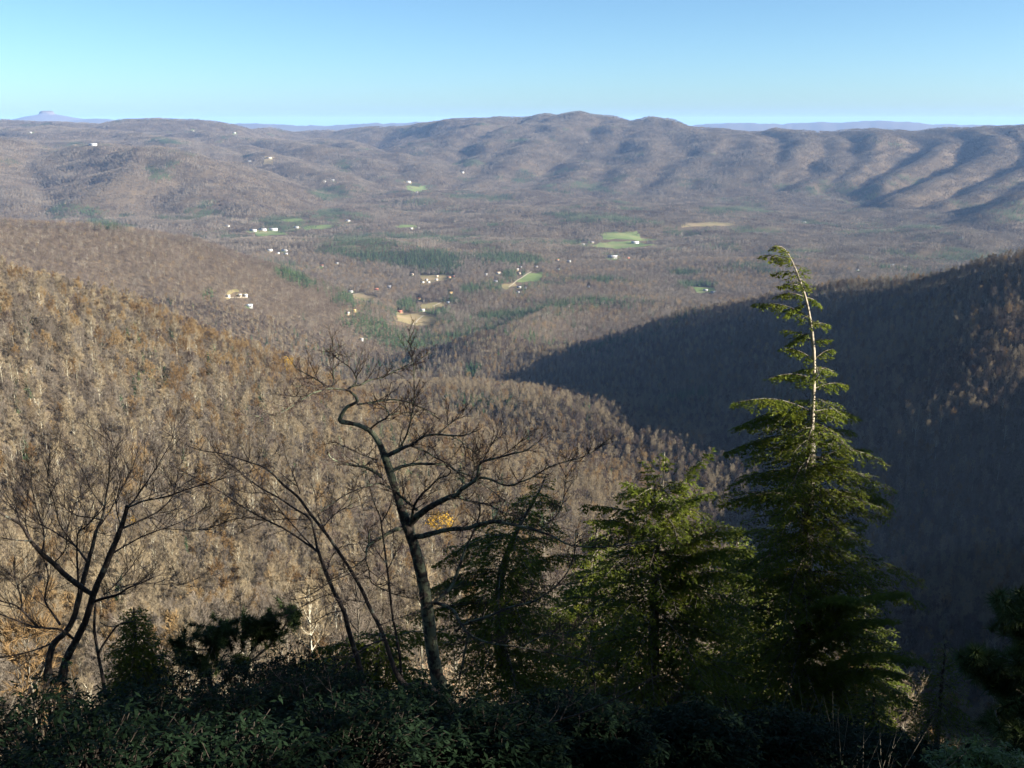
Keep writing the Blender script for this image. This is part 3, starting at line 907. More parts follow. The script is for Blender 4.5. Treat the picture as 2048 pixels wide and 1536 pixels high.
def traced(pix, depth, w0, w1, drift=0.0, start_drift=0.0, pw=0.8):
    """World polyline of a limb traced in the photograph; w0, w1 are its widths there in pixels, drift how far it leans away (m)."""
    n = len(pix)
    t = np.linspace(0, 1, n)
    d = depth + start_drift + (drift - start_drift) * t
    pts = np.array([at(p[0], p[1], d[i]) for i, p in enumerate(pix)])
    w = np.array([p[2] if len(p) > 2 else w0 + (w1 - w0) * t[i] ** pw for i, p in enumerate(pix)])
    return smooth(pts, w * d / F / 2 / math.cos(PITCH))

def twigs(mb, pts, rad0, rng, spacing, length, levels=2, up=0.35, spread=0.7, m=1, t0=0.1, thick=0.004, droop=0.0, flat=1.0):
    """Side twigs along a limb, each with its own side twigs; bent, tapered, reaching upwards."""
    seg = np.linalg.norm(np.diff(pts, axis=0), axis=1)
    tot = seg.sum()
    n = max(1, int(tot * (1 - t0) / spacing))
    cum = np.concatenate([[0], np.cumsum(seg)])
    s = np.sort(rng.uniform(t0 * tot, tot, n))
    k = np.clip(np.searchsorted(cum, s) - 1, 0, len(seg) - 1)
    base = pts[k] + (pts[k + 1] - pts[k]) * ((s - cum[k]) / (seg[k] + 1e-9))[:, None]
    tan = unit(pts[k + 1] - pts[k])
    d = rng.normal(0, 1, (n, 3)) * [1, flat, 0.8]
    d = unit(tan * rng.uniform(0.3, 0.9, (n, 1)) + unit(d) * spread + np.array([0, 0, up]))
    L = length * rng.uniform(0.35, 1.0, n) * (1 - 0.45 * s / tot)
    _level(mb, base, d, L, np.minimum(thick * (0.6 + L / length * .7), rad0 * .8), rng, levels, up, spread, m, flat)

def _level(mb, base, d, L, r, rng, levels, up, spread, m, flat):
    n = len(base)
    if levels == 1:          # finest shoots: one sliver each
        mb.slivers(base, d, L * 1.15, np.maximum(r * 2.2, .0038), m, rng)
        return
    nseg = 3
    P = [base]
    dd = d.copy()
    for i in range(nseg):
        P.append(P[-1] + dd * (L / nseg)[:, None])
        dd = unit(dd + rng.normal(0, 0.16, (n, 3)) + np.array([0, 0, up * 0.45]))
    for i in range(nseg):
        mb.segs(P[i], P[i + 1], r * (1 - .28 * i), r * (1 - .28 * (i + 1)), 3, m)
    c = 5 if levels > 2 else 4
    t = rng.uniform(0.15, 0.98, (n, c))
    k = np.minimum((t * nseg).astype(int), nseg - 1)
    PP = np.stack(P, 1)
    i = np.arange(n)[:, None]
    b = PP[i, k] + (PP[i, k + 1] - PP[i, k]) * (t * nseg - k)[..., None]
    tan = unit(PP[i, k + 1] - PP[i, k])
    nd = unit(rng.normal(0, 1, (n, c, 3)) * [1, flat, .8])
    nd = unit(tan * rng.uniform(.4, 1, (n, c, 1)) + nd * spread + np.array([0, 0, up]))
    LL = (L[:, None] * rng.uniform(.25, .6, (n, c)))
    _level(mb, b.reshape(-1, 3), nd.reshape(-1, 3), LL.ravel(), np.repeat(r * .5, c), rng, levels - 1, up, spread, m, flat)

def thing(name, label, cat, loc, group=None):
    o = bpy.data.objects.new(name, None)
    COL.objects.link(o)
    o.location = loc
    o.empty_display_size = 0.2
    return tag(o, label, cat, group)

def part(name, mb, mats, parent, smooth_=False, kind=None):
    """Builds a part whose geometry was collected in world coordinates."""
    loc = np.array(parent.location)
    for v in mb.v:
        v -= loc
    o = link(name, mb.mesh(name, mats, smooth_), parent=parent)
    if kind:
        o["kind"] = kind
    return o

def to_ground(px, py, d):
    p = at(px, py, d)
    return np.array([p[0], p[1], float(ground(p[0], p[1]))])

def limb_tree(name, label, depth, trunk, limbs, seed, bark, twig, root, twig_len=0.5, twig_space=0.05, levels=2, up=.35, thick=.004, cat="tree", spread=.75, tw_from=0.12, tscale=.68, lscale=.78):
    """A bare tree from traced stems: the first list are stems of the trunk part, the second its branches."""
    rng = np.random.default_rng(seed)
    base = np.array(root, float)
    t = thing(name, label, cat, base)
    for pix, w0, w1, d0, d1 in trunk:
        p, r = traced(pix, depth, w0, w1, d1, d0)
        tk = MB()
        tk.tube(p, r * tscale, 9, 0, 0.10, rng)
        part("trunk", tk, bark, t, True)
    for pix, w0, w1, d0, d1 in limbs:
        p, r = traced(pix, depth, w0, w1, d1, d0)
        br, tw = MB(), MB()
        br.tube(p, r * lscale, 6, 0, 0.10, rng)
        twigs(tw, p, r.min() + .004, rng, twig_space, twig_len, levels, up, spread, 0, tw_from, thick)
        o = part("branch", br, bark, t, True)
        for v in tw.v:
            v -= base
        link("twigs", tw.mesh("twigs", twig), parent=o)["kind"] = "stuff"
    return t

def twisted_oak():
    D = 11.0
    trunk = [([(925, 1475, 76), (905, 1432, 66), (886, 1392, 58), (871, 1340, 50), (863, 1290, 46), (858, 1250, 45), (852, 1200, 44), (845, 1160, 42), (836, 1120, 41), (826, 1085, 37), (818, 1060, 40), (811, 1042, 36), (800, 1010, 28), (792, 985, 26),
               (784, 958, 27), (775, 930, 27), (769, 912, 26), (762, 895, 21), (751, 875, 18), (740, 862, 19), (724, 853, 15), (704, 847, 14), (681, 842, 17), (684, 828, 13), (693, 815, 12), (704, 809, 11), (714, 803, 10), (712, 794, 9), (705, 787, 8), (697, 781, 8)], 0, 0, 0.0, 0.0)]
    L = [
        ([(697, 781), (685, 779), (658, 777), (638, 782), (619, 790), (599, 803), (580, 815), (560, 826), (530, 833), (482, 829)], 7, 2, 0, -.5),
        ([(695, 780), (704, 773), (722, 769), (740, 760), (765, 755), (785, 744), (804, 736), (826, 729), (841, 718), (859, 704)], 7, 2, 0, .4),
        ([(706, 773), (713, 761), (709, 748), (701, 736), (685, 724), (669, 711), (656, 696)], 6, 2, 0, .3),
        ([(652, 775), (642, 765), (624, 754), (609, 746), (595, 739), (587, 728)], 4.5, 2, 0, .3),
        ([(661, 775), (667, 765), (667, 738), (666, 709), (665, 668)], 4, 1.5, 0, .1),
        ([(640, 781), (630, 774), (617, 771), (589, 773)], 4, 1.5, 0, -.3),
        ([(619, 790), (595, 793), (564, 790)], 3, 1.2, 0, .3),
        ([(714, 809), (736, 806), (755, 803), (781, 799), (804, 802), (824, 806), (843, 816), (865, 828), (882, 840)], 7, 2, 0, .5),
        ([(739, 859), (755, 846), (771, 837), (777, 828), (771, 816), (759, 809), (742, 807)], 6, 2.5, 0, -.2),
        ([(777, 831), (794, 827), (818, 826), (841, 834)], 4, 1.5, -.1, .2),
        ([(800, 894), (808, 881), (816, 861), (823, 832), (828, 797), (828, 758), (827, 728), (822, 699), (818, 658)], 7, 1.8, .1, .2),
        ([(773, 912), (794, 902), (810, 894), (828, 887), (847, 873), (872, 869), (902, 871), (931, 870), (960, 858)], 14, 2.5, 0, -.6),
        ([(824, 892), (849, 902), (872, 916), (896, 928), (921, 949), (950, 968)], 7, 2, -.1, .5),
        ([(876, 869), (896, 851), (927, 828)], 4, 1.5, -.2, .1),
        ([(902, 871), (925, 885), (948, 905), (965, 930)], 4, 1.5, -.3, .2),
        ([(785, 941), (804, 933), (833, 928), (863, 928), (895, 930), (911, 941), (931, 948), (953, 960), (976, 975), (1010, 1002)], 11, 3, 0, .8),
        ([(763, 953), (744, 941), (728, 934), (701, 930), (677, 923), (662, 916), (653, 901)], 11, 4, 0, -.5),
        ([(728, 934), (741, 922), (754, 911)], 3, 1.2, -.1, -.1),
        ([(755, 920), (726, 910), (687, 892), (666, 880)], 4, 1.3, 0, .4),
        ([(818, 1050), (832, 1035), (843, 1026), (857, 1016), (877, 1005), (893, 997), (913, 990), (922, 980), (935, 971), (953, 958), (958, 937), (964, 924), (998, 915), (1030, 906), (1052, 901), (1082, 880)], 26, 2.5, 0, -.9),
        ([(953, 955), (976, 957), (998, 966), (1018, 971), (1041, 964), (1065, 954), (1097, 935), (1128, 924), (1164, 915), (1198, 895), (1218, 879)], 8, 1.5, -.5, -1.2),
        ([(915, 991), (931, 1000), (955, 1005), (976, 1009), (998, 1021), (1030, 1034), (1056, 1047)], 9, 2.5, -.3, .5),
        ([(998, 915), (1020, 900), (1045, 880), (1060, 862)], 3.5, 1.3, -.6, -.3),
        ([(964, 924), (975, 905), (985, 885), (1000, 868)], 4, 1.4, -.5, -.2),
        ([(940, 965), (950, 935), (945, 912), (960, 890)], 4, 1.4, -.4, -.8),
        ([(808, 1055), (790, 1060), (777, 1066), (757, 1078), (738, 1090), (733, 1100), (730, 1117), (706, 1135)], 14, 4, 0, -.7),
        ([(738, 1090), (738, 1066), (744, 1050)], 7, 2.5, -.35, -.5),
        ([(722, 1125), (680, 1150), (640, 1175)], 3, 1.2, -.6, -1.0),
        ([(730, 1117), (738, 1140), (743, 1165), (770, 1180), (800, 1192), (838, 1198)], 4, 3, -.6, -.1),
        ([(822, 1040), (825, 1027), (827, 1014), (843, 989), (859, 975), (877, 957), (895, 951), (901, 942), (893, 932)], 10, 3, -.1, -.6),
        ([(834, 1020), (818, 1007), (805, 996), (789, 982), (773, 973), (758, 967), (730, 974), (699, 986), (668, 1004), (641, 1023)], 9, 2.5, -.1, -.9),
        ([(824, 1074), (845, 1072), (874, 1064), (904, 1058), (933, 1057), (956, 1049), (988, 1043), (1010, 1046), (1041, 1053), (1074, 1061), (1108, 1074), (1142, 1090), (1209, 1094), (1300, 1080)], 18, 4, 0, -.8),
        ([(1086, 1056), (1110, 1034), (1122, 1016), (1128, 987), (1132, 948), (1131, 913)], 5, 1.5, -.5, -.3),
        ([(868, 1208), (886, 1191), (904, 1172), (919, 1133), (931, 1098), (945, 1068), (960, 1025), (957, 990)], 13, 4, 0, .6),
        ([(870, 1205), (890, 1212), (909, 1223), (919, 1244), (939, 1268), (975, 1285), (1040, 1295), (1120, 1310), (1200, 1325)], 12, 3, 0, -1.0),
        ([(912, 1262), (930, 1248), (975, 1233), (1016, 1216), (1067, 1202), (1105, 1178), (1135, 1144), (1149, 1107), (1152, 1060)], 9, 3, -.3, -1.2),
        ([(939, 1268), (930, 1300), (925, 1330), (918, 1360)], 8, 6, -.3, -.2),
        ([(1040, 1295), (1090, 1270), (1130, 1265), (1180, 1240)], 4, 1.5, -.6, -1.3),
    ]
    limb_tree("twisted_tree", "bare twisted tree with lichen on its trunk and an S-bend at the top", D, trunk, L, 11, M['oak_bark'], M['oak_twig'], to_ground(925, 1475, D), 0.44, 0.046, 3, .26, .0060, tscale=.60, lscale=.70)

def leaning_tree():
    D = 10.2
    trunk = [([(945, 1500, 40), (933, 1473, 30), (914, 1425, 26), (894, 1405, 25), (875, 1386, 24), (855, 1373, 23), (836, 1369, 22), (814, 1373, 26), (800, 1358, 20), (787, 1333, 17), (777, 1302, 16), (769, 1278, 15), (758, 1251, 15), (738, 1212, 14), (724, 1180, 13),
               (704, 1145, 13), (689, 1121, 12), (660, 1078, 11), (644, 1057, 11), (617, 1023, 10), (596, 994, 9), (566, 969, 8), (545, 947, 7), (525, 933, 6)], 0, 0, 0, .8)]
    L = [
        ([(525, 933), (504, 926), (471, 915), (438, 906), (408, 902), (387, 896), (360, 883), (338, 868)], 6, 1.5, .8, 1.1),
        ([(600, 988), (594, 969), (582, 939), (572, 916), (564, 880)], 4.5, 1.3, .7, .9),
        ([(545, 947), (555, 925), (562, 905)], 3, 1, .8, 1.0),
        ([(644, 1057), (668, 1030), (700, 1010), (735, 990)], 4, 1.3, .6, .2),
        ([(704, 1145), (660, 1165), (620, 1190), (590, 1200)], 4, 1.3, .5, -.2),
        ([(734, 1205), (690, 1200), (650, 1215), (612, 1245)], 4, 1.3, .4, -.3),
        ([(769, 1278), (735, 1292), (705, 1315), (660, 1365)], 7, 3, .2, -.6),
        ([(660, 1078), (640, 1040), (632, 1005), (640, 970)], 3.5, 1.2, .6, 1.0),
        ([(758, 1251), (800, 1235), (840, 1225)], 3, 1.1, .3, .0),
    ]
    limb_tree("leaning_tree", "slender bare tree with pale fallen base leaning left beside the twisted tree", D, trunk, L, 12, M['thin_bark'], M['thin_twig'], to_ground(945, 1500, D), 0.70, 0.085, 3, .22, .0050, tscale=.58, lscale=.62)

def forked_tree():
    D = 11.6
    trunk = [([(735, 1420, 24), (722, 1345, 20), (697, 1260, 17), (687, 1221, 16), (669, 1186, 15), (652, 1146, 14), (640, 1112, 12), (635, 1100, 12)], 0, 0, 0, .2)]
    L = [
        ([(635, 1103), (617, 1090), (576, 1062), (535, 1041), (494, 1019), (463, 998), (422, 971), (402, 961), (356, 937), (338, 922)], 9, 1.5, .2, .9),
        ([(635, 1103), (627, 1058), (617, 1035), (586, 1015), (555, 994), (525, 978), (496, 957), (463, 930), (438, 910), (418, 883), (407, 860)], 9, 1.5, .2, 1.3),
        ([(627, 1095), (607, 1074), (566, 1027), (535, 990), (505, 962)], 6, 1.5, .2, .6),
        ([(617, 1040), (576, 1038), (535, 1040), (504, 1037), (473, 1028), (445, 1026)], 4, 1.2, .3, -.2),
        ([(535, 1041), (500, 1055), (470, 1070), (440, 1062)], 3, 1, .4, .1),
        ([(555, 994), (520, 985), (490, 985), (450, 965)], 3, 1, .7, 1.1),
        ([(525, 978), (520, 950), (500, 925), (480, 890)], 3, 1, .8, 1.0),
        ([(669, 1186), (640, 1195), (600, 1215), (560, 1240)], 4, 1.3, .1, -.3),
        ([(687, 1221), (650, 1230), (615, 1262)], 4, 1.3, .1, -.3),
        ([(652, 1146), (665, 1110), (690, 1085), (700, 1060)], 4, 1.3, .1, .5),
    ]
    limb_tree("forked_tree", "slender bare forked tree just behind the leaning tree", D, trunk, L, 13, M['thin_bark'], M['thin_twig'], to_ground(735, 1420, D), 0.70, 0.085, 3, .22, .0050, tscale=.58, lscale=.62)

def straight_sapling():
    D = 10.6
    trunk = [([(812, 1420, 10), (803, 1348, 9), (799, 1309, 9), (793, 1274, 8), (785, 1229, 8), (779, 1176, 7), (773, 1127, 7), (769, 1095, 6), (765, 1064, 6), (761, 1035, 5)], 0, 0, 0, .1)]
    L = [([(761, 1035), (751, 1012), (742, 985), (738, 960)], 4, 1.2, .1, .2), ([(763, 1045), (777, 1020), (785, 995), (790, 970)], 4, 1.2, .1, -.1),
         ([(773, 1127), (757, 1107), (745, 1085), (735, 1060)], 3, 1.1, .05, .2), ([(775, 1140), (790, 1110), (800, 1085)], 3, 1.1, .05, -.2), ([(779, 1176), (765, 1150), (750, 1135)], 2.5, 1, .05, .2)]
    limb_tree("bare_sapling", "thin upright bare sapling left of the twisted trunk", D, trunk, L, 14, M['thin_bark'], M['thin_twig'], to_ground(812, 1420, D), 0.45, 0.08, 3, .5, .0042)

def many_stemmed_tree():
    D = 12.0
    trunk = [
        ([(125, 1360, 34), (131, 1322, 27), (152, 1281, 25), (170, 1244, 24), (180, 1213, 23), (185, 1195, 23), (193, 1172, 22), (205, 1146, 21), (219, 1112, 20), (234, 1076, 19), (242, 1055, 18), (250, 1031, 15), (254, 1012, 13)], 0, 0, 0, -.2),
        ([(95, 1360, 30), (98, 1318, 24), (109, 1285, 22), (131, 1265, 21), (148, 1234, 20), (156, 1203, 20), (162, 1178, 19), (170, 1148, 17), (178, 1118, 15), (187, 1085, 13), (193, 1061, 11), (203, 1041, 9), (209, 1014, 8), (211, 998, 6)], 0, 0, .2, .8),
        ([(185, 1190, 16), (160, 1172, 19), (133, 1152, 18), (107, 1127, 17), (84, 1107, 15), (62, 1082, 12), (41, 1049, 9), (12, 1033, 8), (-20, 1012, 6)], 0, 0, .0, -.6),
    ]
    L = [
        ([(250, 1031), (258, 1012), (267, 1002), (277, 988), (300, 955), (325, 915), (345, 875), (350, 840)], 9, 1.5, -.2, .3),
        ([(238, 1060), (267, 1047), (297, 1033), (320, 1020), (345, 994), (351, 969), (359, 940), (372, 905)], 8, 1.5, -.2, .6),
        ([(256, 1015), (287, 1002), (320, 996), (349, 988), (379, 977), (418, 966), (455, 955), (500, 945)], 6, 1.3, -.2, -.6),
        ([(224, 1108), (246, 1094), (287, 1072), (328, 1057), (359, 1045), (390, 1029), (420, 1012)], 6, 1.3, -.1, .7),
        ([(328, 1057), (370, 1060), (410, 1058), (470, 1038), (520, 1035)], 3, 1, .2, -.2),
        ([(211, 998), (217, 963), (219, 922), (214, 880), (206, 850)], 6, 1.3, .8, 1.0),
        ([(62, 1082), (31, 1080), (0, 1074), (-40, 1060)], 6, 2, -.4, -.8),
        ([(84, 1107), (88, 1082), (86, 1057), (80, 1039), (70, 1004), (62, 965), (60, 930)], 7, 1.3, -.3, .1),
        ([(174, 1123), (152, 1094), (131, 1078), (105, 1061), (86, 1049), (75, 1020), (50, 985)], 8, 1.5, .3, .8),
        ([(158, 1190), (154, 1113), (156, 1066), (170, 1055), (191, 1033), (205, 1018), (225, 985)], 7, 1.5, .2, -.4),
        ([(152, 1094), (120, 1050), (110, 1010), (95, 960), (100, 915)], 5, 1.2, .5, .3),
        ([(191, 1064), (215, 1030), (240, 985), (262, 940), (280, 890)], 5, 1.3, .5, .9),
        ([(205, 1040), (180, 1035), (150, 1030), (125, 1010), (110, 980), (95, 940)], 5, 1.2, .5, .9),
        ([(209, 1014), (185, 985), (170, 950), (150, 915), (135, 880)], 4, 1.2, .7, 1.1),
        ([(242, 1055), (232, 1010), (240, 965), (232, 920), (222, 880)], 4, 1.2, -.2, .2),
        ([(146, 1277), (123, 1260), (88, 1256), (62, 1252), (31, 1240), (0, 1228), (-40, 1205)], 9, 4, 0, -.8),
        ([(76, 1254), (51, 1228), (31, 1211), (0, 1201), (-40, 1180)], 8, 3, -.3, -.7),
        ([(121, 1250), (109, 1232), (92, 1207), (90, 1191), (96, 1158), (94, 1137), (85, 1110)], 8, 3, .1, .4),
        ([(43, 1220), (43, 1201), (35, 1172), (28, 1142), (29, 1113)], 6, 3, -.5, -.4),
        ([(35, 1172), (60, 1150), (85, 1140)], 3, 1.5, -.4, -.2),
        ([(189, 1203), (207, 1197), (236, 1189), (256, 1176), (283, 1166), (305, 1155)], 11, 3, 0, -.4),
        ([(205, 1190), (256, 1170), (308, 1168), (359, 1170), (388, 1160)], 3, 1, 0, .6),
        ([(207, 1190), (240, 1160), (265, 1130), (278, 1105)], 3.5, 1, 0, .5),
        ([(107, 1285), (70, 1300), (30, 1310), (-20, 1320)], 6, 3, .1, -.5),
        ([(41, 1049), (30, 1015), (10, 985), (-5, 950)], 4, 1.3, -.4, .1),
        ([(107, 1127), (130, 1100), (135, 1060), (150, 1010), (165, 965)], 5, 1.3, -.1, -.5),
        ([(62, 1082), (50, 1040), (55, 1000), (40, 960)], 4, 1.2, -.3, .4),
    ]
    limb_tree("many_stemmed_tree", "bare tree with several dark stems fanning out at the left edge", D, trunk, L, 15, M['thin_bark'], M['thin_twig'], to_ground(120, 1360, D), 0.95, 0.075, 3, .30, .0056, spread=.6, tscale=.60, lscale=.68)
    trunk = [([(210, 1385, 12), (205, 1353, 11), (197, 1312, 10), (189, 1265, 9), (189, 1234, 8), (191, 1207, 6)], 0, 0, 0, 0)]
    L = [([(197, 1310), (205, 1292), (215, 1277), (232, 1254), (246, 1246), (268, 1243)], 8, 3, 0, -.2), ([(232, 1254), (215, 1252), (200, 1245)], 4, 2, -.1, 0)]
    limb_tree("dead_stem", "thin dead stem with a crooked side branch right of the many-stemmed tree", 11.2, trunk, L, 16, M['thin_bark'], M['thin_twig'], to_ground(210, 1385, 11.2), 0.2, 0.3, 1, .3, .003)

def bare_shrubs():
    A = [
        ("arching leafless shrub at the bottom edge right of the leaning tree's base", 6.5, [(955, 1580, 16), (958, 1536, 14), (975, 1490, 12), (1000, 1468, 10)],
         [([(1000, 1468), (1060, 1455), (1120, 1440), (1180, 1420), (1240, 1392), (1318, 1350)], 9, 2, 0, -.4), ([(1000, 1468), (1005, 1440), (1003, 1415), (1035, 1402)], 6, 2, 0, .1), ([(1060, 1455), (1090, 1470), (1130, 1475), (1160, 1500)], 5, 1.5, -.1, -.3), ([(975, 1490), (930, 1500), (900, 1525), (880, 1560)], 6, 2, 0, -.3), ([(1120, 1440), (1140, 1400), (1150, 1370)], 4, 1.5, -.2, -.1)]),
        ("leafless twiggy shrub below the crooked hemlock's leaning trunk", 8.0, [(1120, 1600, 14), (1128, 1540, 12), (1150, 1480, 10)],
         [([(1150, 1480), (1180, 1430), (1190, 1380), (1185, 1330)], 7, 2, 0, .2), ([(1150, 1480), (1200, 1450), (1260, 1445), (1320, 1420)], 6, 2, 0, -.3), ([(1128, 1540), (1080, 1500), (1050, 1440), (1040, 1400)], 6, 2, 0, .2), ([(1128, 1540), (1180, 1520), (1250, 1510)], 5, 2, 0, -.2)]),
        ("low leafless shrub in front of the dark evergreens left of the leaning tree", 7.0, [(690, 1560, 12), (680, 1500, 10), (660, 1450, 8)],
         [([(660, 1450), (640, 1410), (610, 1380), (560, 1360)], 5, 1.5, 0, .2), ([(680, 1500), (720, 1450), (740, 1400), (745, 1370)], 5, 1.5, 0, .1), ([(690, 1540), (760, 1490), (830, 1470)], 5, 1.5, 0, -.3), ([(660, 1450), (665, 1400), (655, 1350)], 4, 1.5, 0, .1)]),
        ("fine leafless shrub at the bottom edge below the broad hemlock", 7.5, [(1290, 1600, 12), (1285, 1540, 10), (1270, 1490, 8)],
         [([(1270, 1490), (1240, 1440), (1230, 1390)], 5, 1.5, 0, .2), ([(1270, 1490), (1310, 1440), (1350, 1410), (1400, 1400)], 5, 1.5, 0, .2), ([(1285, 1540), (1350, 1510), (1420, 1500)], 5, 1.5, 0, -.2)]),
    ]
    for i, (label, d, stem, limbs) in enumerate(A):
        limb_tree("bare_shrub", label, d, [(stem, 0, 0, 0, 0)], limbs, 20 + i, M['thin_bark'], M['thin_twig'], to_ground(stem[0][0], stem[0][1], d), 0.34, 0.10, 3, .22, .0034, cat="shrub", tscale=.7, lscale=.8)

# ------------------------------------------------------------------ foreground: evergreens
def spray(mb, pts, rng, lat_len, lat_space, needle=0.05, width=0.017, dens=1.0, twig_mb=None, droop=0.25):
    """Flat hemlock spray along a bough: side shoots in the bough's own plane, each set with needle clusters on both sides."""
    seg = np.linalg.norm(np.diff(pts, axis=0), axis=1)
    tot = seg.sum()
    n = max(3, int(tot / lat_space))
    s = np.linspace(0.08, 1.0, n) * tot
    cum = np.concatenate([[0], np.cumsum(seg)])
    k = np.clip(np.searchsorted(cum, s) - 1, 0, len(seg) - 1)
    base = pts[k] + (pts[k + 1] - pts[k]) * ((s - cum[k]) / (seg[k] + 1e-9))[:, None]
    tan = unit(pts[k + 1] - pts[k])
    side = np.cross(tan, [0, 0, 1.0])
    up_ = np.linalg.norm(side, axis=1) < .45
    ra = rng.uniform(0, 6.283, n)
    side[up_] = np.column_stack([np.cos(ra), np.sin(ra), 0 * ra])[up_]
    side = unit(side)
    side = side * np.where(np.arange(n) % 2, 1, -1)[:, None]
    L = lat_len * (1.05 - 0.8 * (s / tot) ** 1.5) * rng.uniform(.55, 1.1, n)
    d = unit(side * 0.85 + tan * rng.uniform(.45, .9, (n, 1)) + np.column_stack([np.zeros((n, 2)), rng.normal(-droop, .15, n)]))
    end = base + d * L[:, None] + np.column_stack([np.zeros((n, 2)), -droop * .35 * L])
    if twig_mb is not None:
        twig_mb.segs(base, end, 0.004, 0.002, 3)
    c = max(5, int(lat_len / 0.028 * dens))
    t = rng.uniform(0.05, 1.0, (n, c))
    p = base[:, None] + (end - base)[:, None] * t[..., None] + rng.normal(0, .008, (n, c, 3))
    sgn = rng.choice([-1.0, 1.0], (n, c, 1))
    ld = unit(end - base)[:, None]
    ls = unit(np.cross(ld, [0, 0, 1.0]))
    nd = unit(ld * rng.uniform(.35, 1.0, (n, c, 1)) + ls * sgn * rng.uniform(.3, 1, (n, c, 1)) + rng.normal(0, .22, (n, c, 3)))
    p, nd = p.reshape(-1, 3), nd.reshape(-1, 3)
    sd = unit(np.cross(nd, unit(np.array([0, 0, 1.0]) + rng.normal(0, .35, nd.shape))))
    keep = rng.random(len(p)) < np.clip((np.repeat(L, c) / (lat_len * .8)), .35, 1)
    p, nd, sd = p[keep], nd[keep], sd[keep]
    mb.leaves(p, nd, sd, needle * rng.uniform(.6, 1.3, len(p)), width * rng.uniform(.7, 1.2, len(p)), 0)

def bough(base, az, length, rise, droop, rng, n=7):
    t = np.linspace(0, 1, n)
    h = np.array([math.sin(az), math.cos(az), 0])
    bend = rng.normal(0, .1)
    perp = np.array([h[1], -h[0], 0])
    return base + h * (length * t)[:, None] + perp * (bend * length * t ** 2)[:, None] + np.array([0, 0, 1.0]) * (rise * length * t - droop * length * t ** 2)[:, None]

def hemlock(name, label, trunk_pix, depth, profile, seed, pale_above=None, picked=(), per_m=9.0, drift=0.0, group=None, dens=1.7, sparse_above=0, needle=.06):
    """trunk_pix: traced trunk from the base up. profile: (row, half width in pixels) of the crown. picked: boughs read off the photograph (start row, tip px, tip py, depth offset)."""
    rng = np.random.default_rng(seed)
    p, r = traced(trunk_pix, depth, 0, 0, drift)
    foot = np.array([p[0][0], p[0][1], float(ground(p[0][0], p[0][1]))])
    foot[2] = min(foot[2], p[0][2])
    t = thing(name, label, "tree", foot, group)
    tk, lead, br, nd = MB(), MB(), MB(), MB()
    if foot[2] < p[0][2] - .05:
        p = np.vstack([foot - [0, 0, .2], p])
        r = np.concatenate([[r[0] * 1.15], r])
    _, rows = project(p)
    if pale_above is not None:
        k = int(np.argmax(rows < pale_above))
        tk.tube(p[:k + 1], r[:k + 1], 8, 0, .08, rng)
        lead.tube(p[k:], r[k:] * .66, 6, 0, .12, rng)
    else:
        tk.tube(p, r, 8, 0, .08, rng)
    if pale_above is not None:
        tip = p[int(len(p) * .8):]
        spray(nd, tip, rng, .22, .02, needle, needle * .42, dens, br, droop=.5)
    prow, pw = np.array([a for a, _ in profile], float), np.array([b for _, b in profile], float)
    top, bottom = prow[0], prow[-1]
    zt, zb = np.interp(-top, -rows, p[:, 2]), np.interp(-bottom, -rows, p[:, 2])
    H = zt - zb
    nb = int(H * per_m)
    mono = np.maximum.accumulate(p[:, 2]) == p[:, 2]
    pz, pr, px_, py_ = p[mono, 2], rows[mono], p[mono, 0], p[mono, 1]
    for i in range(nb):
        q = (i + rng.uniform(0, 1)) / nb
        z = zt - q * H
        row = np.interp(z, pz, pr)
        b = np.array([np.interp(z, pz, px_), np.interp(z, pz, py_), z])
        if row < sparse_above and rng.random() < .84:
            continue
        R = np.interp(row, prow, pw) * depth / F * rng.uniform(.55, 1.08)
        az = i * 2.399 + rng.uniform(-.5, .5)
        B = bough(b, az, max(R, .12), rng.uniform(.05, .35), rng.uniform(.25, .5), rng)
        br.segs(B[:-1], B[1:], np.linspace(.005 + .006 * R, .002, len(B))[:-1], np.linspace(.005 + .006 * R, .002, len(B))[1:], 4)
        spray(nd, B, rng, min(.18 + .28 * R, .55), .045, needle, needle * .42, dens, br)
    picked_parts = []
    for row, tx, ty, dd in picked:
        k = int(np.argmin(np.abs(rows - row)))
        a, e = p[k], at(tx, ty, p[k][1] + dd)
        tt = np.linspace(0, 1, 9)[:, None]
        B = a + (e - a) * tt + np.array([0, 0, 1.0]) * (np.sin(tt * 3.1416) * .10 * np.linalg.norm(e - a))
        Rl = np.linalg.norm(e - a)
        b1, n1 = MB(), MB()
        b1.tube(B, np.linspace(.009, .002, 9), 4)
        spray(n1, B, rng, min(.12 + .22 * Rl, .42), .032, needle, needle * .42, dens * 1.6, n1, droop=.45)
        picked_parts.append((b1, n1))
    part("trunk", tk, M['hem_bark'], t, True)
    if pale_above is not None:
        o = part("leader", lead, M['hem_pale'], t, True)
        o["label"] = "pale sunlit bare leader bending over at the tip"
    part("boughs", br, M['hem_bark'], t, kind="stuff")
    part("needles", nd, M['needle'], t, kind="stuff")
    for b1, n1 in picked_parts:
        o = part("bough", b1, M['hem_bark'], t)
        for v in n1.v:
            v -= np.array(t.location)
        link("needles", n1.mesh("needles", M['needle']), parent=o)["kind"] = "stuff"
    return t

